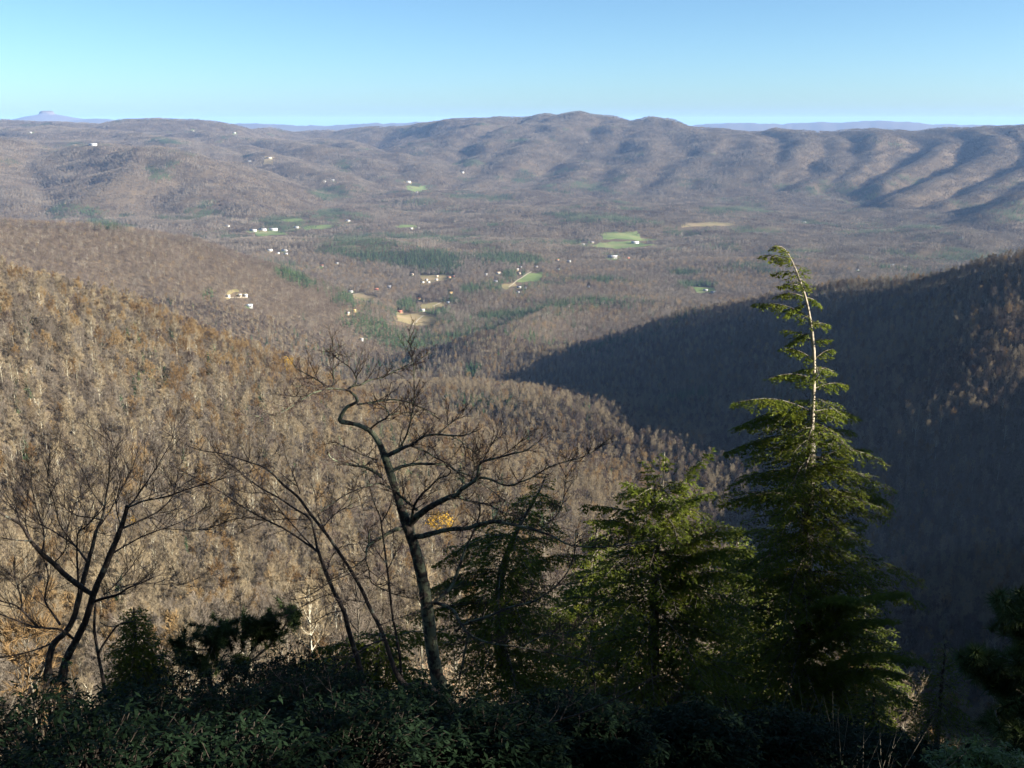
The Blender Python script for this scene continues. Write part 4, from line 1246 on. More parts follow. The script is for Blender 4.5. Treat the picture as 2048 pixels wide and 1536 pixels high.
def evergreens():
    hemlock("hemlock", "tall hemlock whose pale bent tip rises above the valley at right",
            [(1583, 1600, 52), (1590, 1500, 46), (1600, 1400, 40), (1606, 1250, 34), (1611, 1100, 29), (1617, 1000, 23), (1622, 900, 18), (1626, 800, 13), (1628, 720, 11), (1622, 650, 9), (1611, 595, 7), (1598, 556, 6), (1584, 522, 4), (1572, 501, 3), (1560, 493, 2.5), (1545, 495, 2)],
            15.0, [(520, 20), (600, 34), (700, 42), (780, 66), (830, 130), (930, 170), (1100, 225), (1250, 250), (1400, 280), (1560, 300)], 31, pale_above=900, sparse_above=815,
            picked=[(632, 1508, 607, .1), (520, 1520, 512, .05), (530, 1552, 520, .1), (545, 1545, 548, .15), (570, 1560, 572, -.1), (560, 1618, 580, .1), (590, 1640, 610, .1), (610, 1575, 628, .2), (665, 1575, 690, .1), (680, 1660, 680, -.1), (740, 1590, 745, .1), (745, 1668, 745, .1), (600, 1556, 590, -.1), (650, 1658, 650, .1), (718, 1563, 696, 0), (715, 1666, 698, .2), (690, 1568, 660, .3), (760, 1538, 757, -.2), (775, 1695, 770, .2), (815, 1468, 806, -.3), (830, 1476, 852, .2),
                    (870, 1452, 905, .3), (830, 1716, 835, .3), (920, 1740, 900, .2), (960, 1690, 920, -.6), (1010, 1770, 1000, .1), (1000, 1440, 1010, -.2), (1180, 1428, 1120, -.3), (1290, 1816, 1184, -2.3), (1310, 1790, 1240, -2.4), (1380, 1842, 1322, -2.6), (1400, 1810, 1350, -2.4), (1240, 1720, 1200, -2.2)], per_m=24)
    hemlock("hemlock", "broad hemlock with sunlit top between the twisted tree and the tall hemlock",
            [(1300, 1560, 40), (1304, 1400, 32), (1307, 1300, 26), (1310, 1150, 18), (1317, 1060, 11), (1324, 985, 6), (1328, 940, 4), (1329, 905, 2)],
            12.8, [(925, 24), (960, 75), (1000, 130), (1050, 185), (1150, 220), (1280, 250), (1420, 260), (1540, 260)], 32, pale_above=1010, sparse_above=960,
            picked=[(1040, 1422, 903, -.1), (1000, 1290, 925, .2), (1060, 1170, 1010, .3), (1080, 1180, 1040, -.2), (1120, 1480, 1060, -.6), (1150, 1500, 1100, -.9), (1060, 1420, 985, -.5), (1200, 1490, 1150, -1.0), (1020, 1250, 965, -.2)], per_m=24)
    hemlock("hemlock", "dark hemlock with a crooked trunk directly behind the twisted tree",
            [(1230, 1440, 34), (1150, 1410, 32), (1080, 1385, 31), (1025, 1355, 30), (1003, 1310, 27), (1004, 1250, 24), (998, 1190, 20), (1010, 1120, 14), (1040, 1050, 9), (1075, 990, 5), (1090, 955, 3)],
            17.0, [(955, 20), (1000, 70), (1050, 120), (1120, 170), (1200, 200), (1300, 210), (1420, 190)], 33, picked=[(1060, 870, 1130, -.2), (1130, 850, 1185, .2), (1150, 1180, 1110, -.3), (1200, 830, 1240, -.4)], per_m=20)
    hemlock("hemlock", "dark hemlock standing behind, between the crooked and the broad hemlock",
            [(1185, 1560, 30), (1186, 1400, 24), (1188, 1250, 18), (1192, 1120, 9), (1194, 1040, 4)], 19.5, [(1040, 12), (1090, 60), (1150, 105), (1250, 150), (1380, 175), (1520, 180)], 51, per_m=18, needle=.07)
    hemlock("hemlock", "dark hemlock standing behind, between the broad and the tall hemlock",
            [(1468, 1560, 30), (1470, 1400, 24), (1472, 1250, 18), (1474, 1130, 9), (1475, 1060, 4)], 19.0, [(1060, 12), (1110, 70), (1170, 115), (1270, 150), (1400, 175), (1540, 190)], 52, per_m=18, needle=.07)
    hemlock("hemlock", "dark hemlock standing behind the tall hemlock on its right side",
            [(1722, 1600, 30), (1724, 1450, 24), (1726, 1320, 16), (1728, 1240, 8), (1729, 1180, 4)], 17.5, [(1180, 10), (1230, 50), (1300, 90), (1400, 120), (1560, 150)], 53, per_m=18, needle=.07)
    hemlock("hemlock", "small pointed hemlock right of the many-stemmed tree",
            [(285, 1470, 18), (280, 1400, 15), (275, 1330, 11), (270, 1270, 7), (267, 1215, 3)], 12.6, [(1220, 8), (1250, 34), (1290, 60), (1340, 84), (1440, 105)], 34, per_m=70, needle=.05, dens=2.4)
    hemlock("hemlock", "low spreading hemlock left of the twisted trunk",
            [(748, 1460, 18), (752, 1380, 15), (757, 1310, 10), (760, 1262, 4)], 13.2, [(1262, 25), (1280, 110), (1320, 150), (1400, 160), (1450, 150)], 35, per_m=30, picked=[(1300, 628, 1300, .2), (1290, 900, 1268, .4), (1330, 590, 1330, -.2)])
    hemlock("hemlock", "short hemlock with a thin upright leader in the lower right corner",
            [(1868, 1580, 14), (1874, 1480, 12), (1880, 1400, 9), (1886, 1340, 6), (1890, 1300, 4), (1886, 1264, 2.5)], 11.5, [(1285, 10), (1330, 30), (1370, 60), (1430, 100), (1560, 120)], 36, per_m=30, needle=.04,
            picked=[(1345, 1925, 1318, -.1), (1360, 1850, 1350, .1)])
    hemlock("hemlock", "dense dark young hemlock under the tall hemlock's right boughs",
            [(1735, 1640, 16), (1740, 1530, 13), (1745, 1450, 9), (1748, 1395, 4)], 12.5, [(1395, 14), (1430, 80), (1500, 130), (1620, 150)], 37, per_m=30)
    hemlock("hemlock", "dense dark young hemlock between the two tall hemlock trunks",
            [(1440, 1640, 16), (1446, 1530, 13), (1450, 1450, 9), (1452, 1380, 4)], 13.5, [(1380, 14), (1420, 80), (1500, 120), (1620, 140)], 38, per_m=28)

def pine_tufts(mb, wood, tips, rng, n=46, length=.11):
    for c, d in tips:
        v = unit(rng.normal(0, 1, (n, 3)) + d * .55)
        mb.slivers(np.tile(c, (n, 1)) - d * rng.uniform(0, .10, (n, 1)), v, length * rng.uniform(.7, 1.15, n), .013, 0, rng)

def pine(name, label, depth, stems, tufts, seed, length=.11, w=14):
    rng = np.random.default_rng(seed)
    p0 = stems[0][0]
    t = thing(name, label, "tree", to_ground(p0[0], p0[1], depth))
    wood, nd = MB(), MB()
    P = []
    for pix in stems:
        p, r = traced(pix, depth, w, 3, rng.uniform(-.3, .3))
        if len(P) == 0:
            f = np.array(t.location)
            p, r = np.vstack([f - [0, 0, .1], p]), np.concatenate([[r[0] * 1.2], r])
        wood.tube(p, r, 6, 0, .1, rng)
        P.append(p)
        w = 8
    allp = np.vstack(P)
    for (x, y) in tufts:
        for _ in range(5):
            c = at(x + rng.normal(0, 11), y + rng.normal(0, 9), depth + rng.normal(0, .25))
            near = allp[np.argmin(((allp - c) ** 2).sum(1))]
            d = unit((c - near) + np.array([0, 0, .08]))
            wood.segs(near[None], c[None], .008, .004, 4)
            q = [(c, d)] + [(c - d * .10 * k + rng.normal(0, .03, 3), d) for k in range(1, 3)]
            pine_tufts(nd, wood, q, rng, 60, length)
    part("branches", wood, M['hem_bark'], t, kind="stuff")
    part("needles", nd, M['pine'], t, kind="stuff")

def pines():
    pine("pine", "small dark tufted pine in the left foreground beyond the evergreen shrubs", 13.0,
         [[(430, 1470), (428, 1400), (415, 1340), (420, 1300), (450, 1275), (490, 1262)], [(415, 1340), (390, 1310), (365, 1290)], [(420, 1300), (440, 1270), (445, 1250)], [(425, 1380), (480, 1340), (540, 1290), (570, 1250), (588, 1212)], [(490, 1330), (530, 1260), (545, 1245)]],
         [(440, 1245), (452, 1252), (480, 1243), (500, 1240), (530, 1236), (545, 1245), (510, 1262), (470, 1268), (370, 1272), (395, 1268), (412, 1280), (350, 1288), (380, 1298), (436, 1290), (455, 1300), (400, 1320), (375, 1330), (586, 1218), (575, 1245), (430, 1330), (545, 1275), (350, 1320), (470, 1320)], 41)
    pine("pine", "dark pine with one sunlit tuft at the right edge", 9.0,
         [[(2075, 1620), (2070, 1500), (2058, 1400), (2050, 1330), (2048, 1250), (2052, 1200)], [(2058, 1400), (2010, 1360), (1970, 1335), (1945, 1318)], [(2048, 1260), (2025, 1220), (2010, 1200)], [(2070, 1480), (2020, 1440), (1990, 1420)]],
         [(1937, 1318), (1952, 1310), (1966, 1305), (1975, 1325), (1990, 1345), (2015, 1350), (2030, 1330), (2040, 1300), (2045, 1350), (2000, 1195), (2020, 1205), (2040, 1190), (2035, 1225), (2050, 1240), (2010, 1390), (2030, 1400), (1990, 1420), (1975, 1440), (2010, 1450), (2040, 1460), (2030, 1500), (2060, 1280)], 42, .13)

def shrub(name, label, cx, cy, d, half, height, seed, leaf, cat="shrub", n=170, length=.085, group=None, whorl=7):
    """Evergreen shrub: stems from one foot, whorls of drooping leaves at every tip. half is its half width in metres, (cx, cy) the pixel of its crown's top."""
    rng = np.random.default_rng(seed)
    top = at(cx, cy, d)
    foot = np.array([top[0], top[1], float(ground(top[0], top[1]))])
    hgt = max(top[2] - foot[2], .5) if height is None else height
    t = thing(name, label, cat, foot, group)
    st, lf = MB(), MB()
    tips = []
    for i in range(n):
        a, q = rng.uniform(0, 6.283), math.sqrt(rng.uniform(0, 1))
        x, y = math.cos(a) * q * half, math.sin(a) * q * half
        z = hgt * (math.sqrt(max(0, 1 - q * q * .8)) * rng.uniform(.75, 1.0) if rng.random() < .75 else rng.uniform(.25, .8)) + .08 * hgt * fbm(np.array([x * 3]), np.array([y * 3]), 2, seed)[0]
        tips.append(foot + [x, y, z])
    tips = np.array(tips)
    mid = foot + (tips - foot) * [.45, .45, .6] + rng.normal(0, .06, tips.shape)
    st.segs(np.tile(foot, (n, 1)), mid, .008, .005, 3)
    st.segs(mid, mid + (tips - mid) * .85, .005, .003, 3)
    for k in range(2):
        c = tips if k == 0 else mid + (tips - mid) * .7
        P = np.repeat(c, whorl, 0)
        a = rng.uniform(0, 6.283, len(P))
        dr = rng.uniform(-.9, .25, len(P))
        dd = unit(np.column_stack([np.cos(a), np.sin(a), dr]))
        sd = unit(np.column_stack([-np.sin(a), np.cos(a), rng.normal(0, .3, len(P))]))
        lf.leaves(P + rng.normal(0, .012, P.shape), dd, sd, length * rng.uniform(.65, 1.2, len(P)), length * .32, 0)
    part("stems", st, M['shrub_stem'], t, kind="stuff")
    part("leaves", lf, leaf, t, kind="stuff")
    return t

def shrubs():
    R = "rhododendron"
    rows = [  # crown top pixel, distance, half width, leaf, label
        (70, 1372, 6.6, .85, 'rhodo', "dark evergreen shrub in the bottom left corner under the many-stemmed tree"),
        (260, 1400, 6.8, .85, 'rhodo', "dark evergreen shrub below the small pointed hemlock"),
        (440, 1410, 7.2, .85, 'rhodo', "dark evergreen shrub below the tufted pine"),
        (610, 1362, 7.8, .85, 'rhodo', "dark evergreen shrub left of the slender trees' feet"),
        (160, 1475, 4.6, .75, 'rhodo', "nearest dark evergreen shrub at the bottom left of the view"),
        (420, 1495, 4.8, .75, 'rhodo', "nearest dark evergreen shrub left of centre at the bottom edge"),
        (690, 1440, 5.4, .75, 'rhodo', "drooping evergreen shrub at the bottom edge before the leaning tree"),
        (845, 1412, 6.6, .7, 'rhodo', "drooping evergreen shrub in front of the twisted trunk's foot"),
        (985, 1515, 5.6, .5, 'rhodo', "thin evergreen shrub at the bottom edge right of the twisted trunk"),
        (480, 1302, 10.6, .8, 'rhodo', "dark evergreen shrub under the tufted pine's right side"),
        (330, 1312, 10.2, .8, 'rhodo', "dark evergreen shrub between the small pointed hemlock and the tufted pine"),
        (605, 1282, 12.0, .7, 'rhodo', "tallest dark evergreen shrub beyond the tufted pine"),
        (560, 1300, 12.4, .8, 'rhodo', "evergreen shrub standing beside the tufted pine"),
        (660, 1300, 12.8, .8, 'rhodo', "evergreen shrub between the tufted pine and the forked tree"),
        (1120, 1535, 7.0, .6, 'rhodo', "sparse evergreen shrub below the crooked hemlock trunk"),
        (1190, 1560, 6.4, .5, 'rhodo', "sparse dark shrub at the bottom edge below the crooked hemlock's foot"),
        (1390, 1555, 6.8, .5, 'rhodo', "dark shrub at the bottom edge between the two tall hemlock trunks"),
        (1560, 1550, 7.2, .6, 'rhodo', "dark shrub at the bottom edge just left of the tall hemlock's trunk"),
        (1760, 1545, 7.8, .6, 'rhodo', "dark shrub at the bottom edge right of the tall hemlock's trunk"),
        (1985, 1495, 7.5, .55, 'laurel', "bright green sunlit laurel in the bottom right corner"),
        (1660, 1545, 9.0, .7, 'rhodo', "dark shrub at the foot of the tall hemlock"),
        (1850, 1520, 9.5, .7, 'rhodo', "dark shrub between the short hemlock and the sunlit laurel"),
    ]
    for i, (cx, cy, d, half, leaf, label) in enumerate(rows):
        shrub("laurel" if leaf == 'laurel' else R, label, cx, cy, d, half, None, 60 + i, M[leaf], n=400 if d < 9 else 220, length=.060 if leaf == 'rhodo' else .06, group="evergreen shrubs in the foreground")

def shade_trees():
    """Unseen hemlocks added beside and behind the view to block sun and sky."""
    spots = [(12.5, 4.0, 9.0), (14.0, 7.0, 7.2), (17.0, 2.0, 11.0), (20.0, 6.0, 10.4), (11.0, 0.5, 9.0), (13.0, -3.0, 9.0), (26.0, 2.0, 12.0), (5, -6, 11), (-2, -7, 12), (-8, -5, 10), (-12, -1, 9), (0, -12, 13), (9, -9, 12), (-6, -12, 13), (-14, -8, 12), (-15, 4, 8),
             (12.4, 8.4, 5.6), (15.8, 7.8, 7.6), (11.5, 6.0, 7.0), (18.5, 4.5, 9.5)]
    # added rows, heights set so sun reaches only the upper hemlock boughs
    for k, x in enumerate((12.6, 14.6, 16.8, 19.2, 21.8, 24.6, 27.6)):
        for off in (-1.1, 0.9):
            y = 15.0 - .25 * (x - 4.3) + off
            spots.append((x + off * .5, y, -3.5 + .355 * (x - 4.3) - float(ground(x, y)) + .5 * math.sin(k * 2.1 + off)))
        if k > 1:
            y = 12.6 - .25 * (x - 2.2)
            spots.append((x, y, -5.5 + .355 * (x - 2.2) - float(ground(x, y)) + .4 * math.sin(k * 1.7)))
    spots += [(29.0, 11.0, 9.4), (29.0, 7.0, 11.4), (31.0, 14.5, 8.8),
             (-7.0, 3.5, 9), (-5.5, 0.5, 10), (4.0, -2.5, 10), (7.0, 1.0, 8), (-10.5, 6.5, 8.5), (-3.5, -3.0, 11), (0.5, -4.5, 11)]
    src = None
    for i, (x, y, h) in enumerate(spots):
        z = float(ground(x, y))
        if src is None:
            rng = np.random.default_rng(90)
            t = thing("hemlock", "unseen hemlock added beside or behind the overlook to shade it", "tree", (0, 0, 0), "hemlocks added round the overlook for shade")
            tk, br, nd = MB(), MB(), MB()
            tk.segs(np.array([[0, 0, 0.0]]), np.array([[0, 0, 10.0]]), .16, .02, 7)
            for k in range(90):
                q = (k + rng.uniform(0, 1)) / 90
                B = bough(np.array([0, 0, 10 - q * 9.3]), k * 2.4, .25 + 2.0 * q ** .8 * rng.uniform(.7, 1.1), .2, .4, rng)
                br.segs(B[:-1], B[1:], .02, .015, 3)
                spray(nd, B, rng, .5, .085, .13, .055, .8)
            part("trunk", tk, M['hem_bark'], t)
            part("boughs", br, M['hem_bark'], t, kind="stuff")
            part("needles", nd, M['needle'], t, kind="stuff")
            src = t
        else:
            t = src.copy()
            COL.objects.link(t)
            for ch in src.children:
                c = ch.copy()
                COL.objects.link(c)
                c.parent = t
        t.location = (x, y, z - .1)
        t.rotation_euler = (0, 0, i * 1.3)
        w = h / 10 * (1.0 if h > 8 else 1.5)
        t.scale = (w, w, h / 10)

# ------------------------------------------------------------------ valley: fields, lanes and houses
HOUSES = [  # photograph pixel, width there in pixels, kind (wall+roof), label
    (455, 452, 9, 'Wg', "white house at the left end of the line of long white buildings"),
    (506, 461, 17, 'Ww', "long white building, left one of the three in a row on the green lawn"),
    (525, 460, 18, 'Wg', "long white building, middle one of the three in a row on the green lawn"),
    (547, 460, 18, 'Ww', "long white building, right one of the three in a row on the green lawn"),
    (592, 455, 11, 'Wg', "white house between the long white buildings and a small green field"),
    (696, 441, 9, 'Ww', "white house on a low rise left of a dry strip beyond the conifer wood"),
    (540, 501, 11, 'Gw', "low white roofed shed, leftmost of the cluster left of the conifer ridge"),
    (569, 501, 12, 'Ww', "long white shed at the back of the cluster left of the conifer ridge"),
    (556, 506, 6, 'Gg', "tiny grey hut in the middle of the cluster left of the conifer ridge"),
    (572, 508, 8, 'Ww', "white shed at the front of the cluster left of the conifer ridge"),
    (674, 527, 6, 'Wg', "small white house among bare trees just below the conifer wood"),
    (644, 532, 8, 'Tr', "small pinkish house left of a white one among trees below the conifer wood"),
    (457, 594, 6, 'Ww', "small white hut in the tan clearing on the left of the valley"),
    (480, 593, 8, 'Tw', "cream house next to a white one in the tan clearing left of the valley"),
    (491, 592, 9, 'Ww', "bright white house at the right end of the tan clearing left in the valley"),
    (499, 613, 14, 'Gb', "long bluish roofed house below the tan clearing on the left of the valley"),
    (701, 584, 11, 'Ww', "bright white house at the edge of the dry lawn"),
    (753, 579, 9, 'Rr', "reddish house right of the dry lawn"),
    (778, 574, 9, 'Gg', "grey house uphill of the reddish house by the dry lawn"),
    (696, 628, 7, 'Tw', "cream hut in bare woods left of a yellow hut and the orange field"),
    (709, 623, 6, 'Yy', "yellow hut in bare woods left of the orange field"),
    (723, 680, 8, 'Gg', "dark roofed cabin deep in the bare woods above the twisted tree's top"),
    (823, 457, 6, 'Ww', "white house at the lower edge of the small green field in the middle valley"),
    (837, 456, 4, 'Wg', "tiny white hut right of the house on the small green field in the middle valley"),
    (959, 428, 5, 'Ww', "white house above one dark pine at the foot of the far mountain"),
    (910, 443, 4, 'Tw', "tiny pale house on a low bare rise below the far mountain"),
    (853, 560, 6, 'Ww', "upper white house in the cluster on dry grass above the dark conifers"),
    (845, 565, 7, 'Wg', "lower left white house in the cluster on dry grass above the dark conifers"),
    (857, 565, 7, 'Ww', "lower middle white house in the cluster on dry grass above the dark conifers"),
    (873, 560, 7, 'Tw', "cream house at the right of the cluster on dry grass above the dark conifers"),
    (824, 549, 8, 'Tt', "tan house at the back left of the cluster on dry grass"),
    (874, 553, 6, 'Tt', "small tan house behind the cream house of the dry grass cluster"),
    (898, 555, 9, 'Yr', "long orange roofed house right of the dry grass cluster"),
    (907, 553, 5, 'Rt', "small red house at the right end beside the long orange roofed house"),
    (972, 549, 6, 'Ww', "small white house left of the round dark conifers by the straight lane"),
    (997, 547, 10, 'Gt', "grey house partly hidden by the round dark conifers beside the straight lane"),
    (991, 563, 9, 'Gg', "low grey house below the round dark conifers beside the straight lane"),
    (901, 587, 10, 'Yy', "yellowish long shed above the row of dark conifers"),
    (837, 598, 10, 'Yr', "orange roofed house between the dry lawn and the tan grass patch"),
    (800, 624, 10, 'Rr', "red shed at the upper left corner of the orange field"),
    (845, 621, 10, 'Ww', "white house at the top of the lane through the orange field"),
    (896, 606, 5, 'Gb', "small bluish house behind the row of dark conifers right of the orange field"),
    (1042, 534, 5, 'Ww', "tiny white house at the wood's edge above the straight lane"),
    (1035, 540, 5, 'Tw', "tiny cream house below another at the wood's edge above the straight lane"),
    (1038, 547, 7, 'Tt', "tan house on the left side of the straight lane"),
    (1072, 534, 9, 'Tw', "cream house at the upper end of the straight lane"),
    (1038, 575, 10, 'Ww', "white house at the lower end of the straight lane"),
    (1051, 576, 6, 'Wg', "small white house right of the one at the lower end of the straight lane"),
    (1036, 585, 7, 'Wg', "small white house below the pair at the lower end of the straight lane"),
    (1115, 520, 7, 'Tr', "pinkish house beside a dark tree left of the big white shed"),
    (1138, 523, 8, 'Ww', "white house right of the pinkish one left of the big white shed"),
    (1117, 538, 6, 'Wg', "small white house in the trees right of the upper lane end"),
    (1225, 515, 22, 'Ww', "big long white shed, the largest roof on the valley floor"),
    (1256, 516, 6, 'Rt', "small pinkish hut right of the big long white shed"),
    (1270, 486, 17, 'Gw', "long pale barn standing on the green pasture"),
    (1166, 489, 7, 'Wg', "small white house at the left corner of the green pasture"),
    (1184, 485, 9, 'Tg', "low tan house at the left edge of the green pasture"),
    (1177, 574, 6, 'Wg', "lone white house in bare woods behind the lit knoll"),
    (1273, 658, 5, 'Ww', "tiny white hut at the very edge of the big mountain shadow"),
    (1411, 581, 10, 'Ww', "white house on the light green yard left of the tall hemlock's tip"),
    (1426, 585, 9, 'Gg', "grey house right of the white one on the light green yard"),
    (1609, 444, 6, 'Wg', "small white house in trees right of the yellowish field strip"),
    (1922, 476, 11, 'Ww', "bright white house alone in the woods at the far right"),
    (1784, 531, 9, 'Wb', "white house just above the right-hand spur's crest"),
    (1715, 540, 7, 'Wg', "grey roofed white house left of another above the right-hand spur's crest"),
    (1811, 532, 5, 'Ww', "tiny white hut, rightmost of those above the spur's crest"),
    (186, 290, 17, 'Ww', "long white building on the shoulder of the far left hill"),
    (150, 291, 9, 'Tt', "tan shed left of the long white building on the far left hill"),
    (61, 265, 5, 'Ww', "tiny white house near the skyline at the far left"),
    (386, 262, 5, 'Ww', "tiny white house on the distant hill below the left skyline"),
    (469, 266, 5, 'Ww', "tiny white house right of another below the left skyline"),
    (499, 322, 7, 'Wg', "small white house left of the bare pinkish clearing"),
    (538, 316, 12, 'Tw', "cream house at the top of the bare pinkish clearing"),
    (649, 363, 6, 'Ww', "small white house, left one of a pair on the far valley side"),
    (666, 361, 6, 'Ww', "small white house, right one of a pair on the far valley side"),
    (925, 345, 6, 'Ww', "white house by itself under the dark pines of the long mountain"),
    (817, 364, 10, 'Ww', "white house at the upper edge of the narrow green side valley field"),
    (834, 384, 5, 'Wg', "tiny white hut at the lower edge of the narrow green side valley field"),
]
CLEARINGS = [(x, y, w) for x, y, w, _, _ in HOUSES]
ROADS = [
    ([(1018, 575), (1032, 563), (1048, 553), (1064, 543)], 2.6, "straight pale lane climbing along the green field"),
    ([(826, 650), (836, 641), (847, 632)], 2.4, "pale farm lane through the orange field"),
    ([(866, 614), (874, 610), (882, 606)], 2.2, "short pale track behind the dark conifer row"),
    ([(842, 570), (858, 567), (878, 563), (905, 557)], 1.8, "pale lane past the houses on the dry grass"),
    ([(704, 590), (728, 586), (752, 583), (780, 578)], 1.8, "pale lane beside the dry lawn"),
    ([(460, 457), (500, 465), (540, 465), (590, 459)], 1.6, "lane in front of the long white buildings"),
    ([(1222, 519), (1190, 521), (1160, 524), (1138, 527)], 1.8, "lane leading to the big white shed"),
    ([(1392, 586), (1410, 585), (1432, 589)], 1.8, "short lane on the light green yard"),
    ([(448, 597), (470, 597), (494, 596)], 1.8, "lane along the tan clearing"),
    ([(1136, 532), (1126, 535), (1112, 540)], 2.2, "short pale track near the houses left of the white shed"),
]

def drape(name, poly, mat_, label, lift=0.6):
    """A sheet over the terrain whose visible outline is the photographed one."""
    pts = [hit(*p, dmin=900) for p in poly]
    P = np.array(pts)
    n = 26
    us, vs_ = np.meshgrid(np.linspace(P[:, 0].min(), P[:, 0].max(), n), np.linspace(P[:, 1].min(), P[:, 1].max(), n))
    step = max((P[:, 0].max() - P[:, 0].min()), (P[:, 1].max() - P[:, 1].min())) / 25
    # fan of rings between the centre and a densified outline keeps the outline crisp
    ring = []
    for a, b in zip(P, np.roll(P, -1, 0)):
        m = 8
        for t in np.linspace(0, 1, m, endpoint=False):
            ring.append(a + (b - a) * t)
    ring = np.array(ring)
    wob = P[:, 1].mean() * .0032
    ring[:, 0] += wob * fbm(ring[:, 0] / 35, ring[:, 1] / 35, 3, 91)
    ring[:, 1] += wob * 3 * fbm(ring[:, 0] / 35 + 9, ring[:, 1] / 35, 3, 92)
    c = ring.mean(0)
    k, layers = len(ring), 7
    V = [c[None]]
    for j in range(1, layers + 1):
        q = c + (ring - c) * (j / layers)
        V.append(q)
    V = np.concatenate(V)
    V[:, 2] = ground(V[:, 0], V[:, 1]) + lift
    F_ = []
    i = np.arange(k)
    for j in range(layers):
        a = 1 + (j - 1) * k + i if j else np.zeros(k, int)
        a2 = 1 + (j - 1) * k + (i + 1) % k if j else np.zeros(k, int)
        b, b2 = 1 + j * k + i, 1 + j * k + (i + 1) % k
        if j:
            F_ += [np.stack([a, b, b2], 1), np.stack([a, b2, a2], 1)]
        else:
            F_.append(np.stack([a, b, b2], 1))
    f = np.concatenate(F_)
    v0, v1, v2 = V[f[:, 0]], V[f[:, 1]], V[f[:, 2]]
    flip = np.cross(v1 - v0, v2 - v0)[:, 2] < 0
    f[flip] = f[flip][:, ::-1]
    o = link(name, mesh_np(name, V, f, True), mat_)
    return tag(o, label, kind="structure")

def lane(pix, w, label):
    P = np.array([hit(*p, dmin=900) for p in pix])
    P, _ = smooth(P, np.ones(len(P)), 8)
    t = unit(np.gradient(P[:, :2], axis=0))
    nrm = np.column_stack([-t[:, 1], t[:, 0]])
    wid = w * P[:, 1:2] / F * .5
    L, R = P[:, :2] + nrm * wid, P[:, :2] - nrm * wid
    V = np.concatenate([np.column_stack([L, ground(L[:, 0], L[:, 1]) + 1.1]), np.column_stack([R, ground(R[:, 0], R[:, 1]) + 1.1])])
    n = len(P)
    i = np.arange(n - 1)
    f = np.stack([i, i + n, i + n + 1, i + 1], 1)
    tag(link("farm_lane", mesh_np("farm_lane", V, f, True), M['road']), label, kind="structure")

def yards():
    """A patch of mown grass round every house."""
    rng = np.random.default_rng(6)
    for i, (px, py, w, kind, label) in enumerate(HOUSES):
        a = np.linspace(0, 2 * math.pi, 9, endpoint=False)
        rx, ry = w * .62 + 1.5, w * .16 + 1.3
        poly = [(px + rx * math.cos(t) * rng.uniform(.75, 1.2), py + 1.2 + ry * math.sin(t) * rng.uniform(.75, 1.2)) for t in a]
        drape("yard", poly, M['field_green' if rng.random() < .55 else 'field_tan'], "small grassy yard round a house", .35)

def flat(name, c, rough=0.8):
    m = bpy.data.materials.new(name)
    m.use_nodes = True
    nt = m.node_tree
    b = nt.nodes["Principled BSDF"]
    b.inputs["Roughness"].default_value = rough
    b.inputs["Specular IOR Level"].default_value = 0.2
    nz = nt.nodes.new("ShaderNodeTexNoise")
    nz.inputs["Scale"].default_value = 0.6
    nz.inputs["Detail"].default_value = 6
    mx = nt.nodes.new("ShaderNodeMix")
    mx.data_type = 'RGBA'
    nt.links.new(nz.outputs["Fac"], mx.inputs[0])
    mx.inputs[6].default_value = (c[0] * .85, c[1] * .85, c[2] * .85, 1)
    mx.inputs[7].default_value = (min(c[0] * 1.1, .9), min(c[1] * 1.1, .9), min(c[2] * 1.1, .9), 1)
    nt.links.new(mx.outputs[2], b.inputs["Base Color"])
    return m

def box(mb, c, s):
    x, y, z = s[0] / 2, s[1] / 2, s[2] / 2
    v = np.array([(a * x, b * y, d * z) for d in (-1, 1) for a, b in ((-1, -1), (1, -1), (1, 1), (-1, 1))]) + c
    mb.add(v, [(0, 3, 2, 1), (4, 5, 6, 7), (0, 1, 5, 4), (1, 2, 6, 5), (2, 3, 7, 6), (3, 0, 4, 7)])

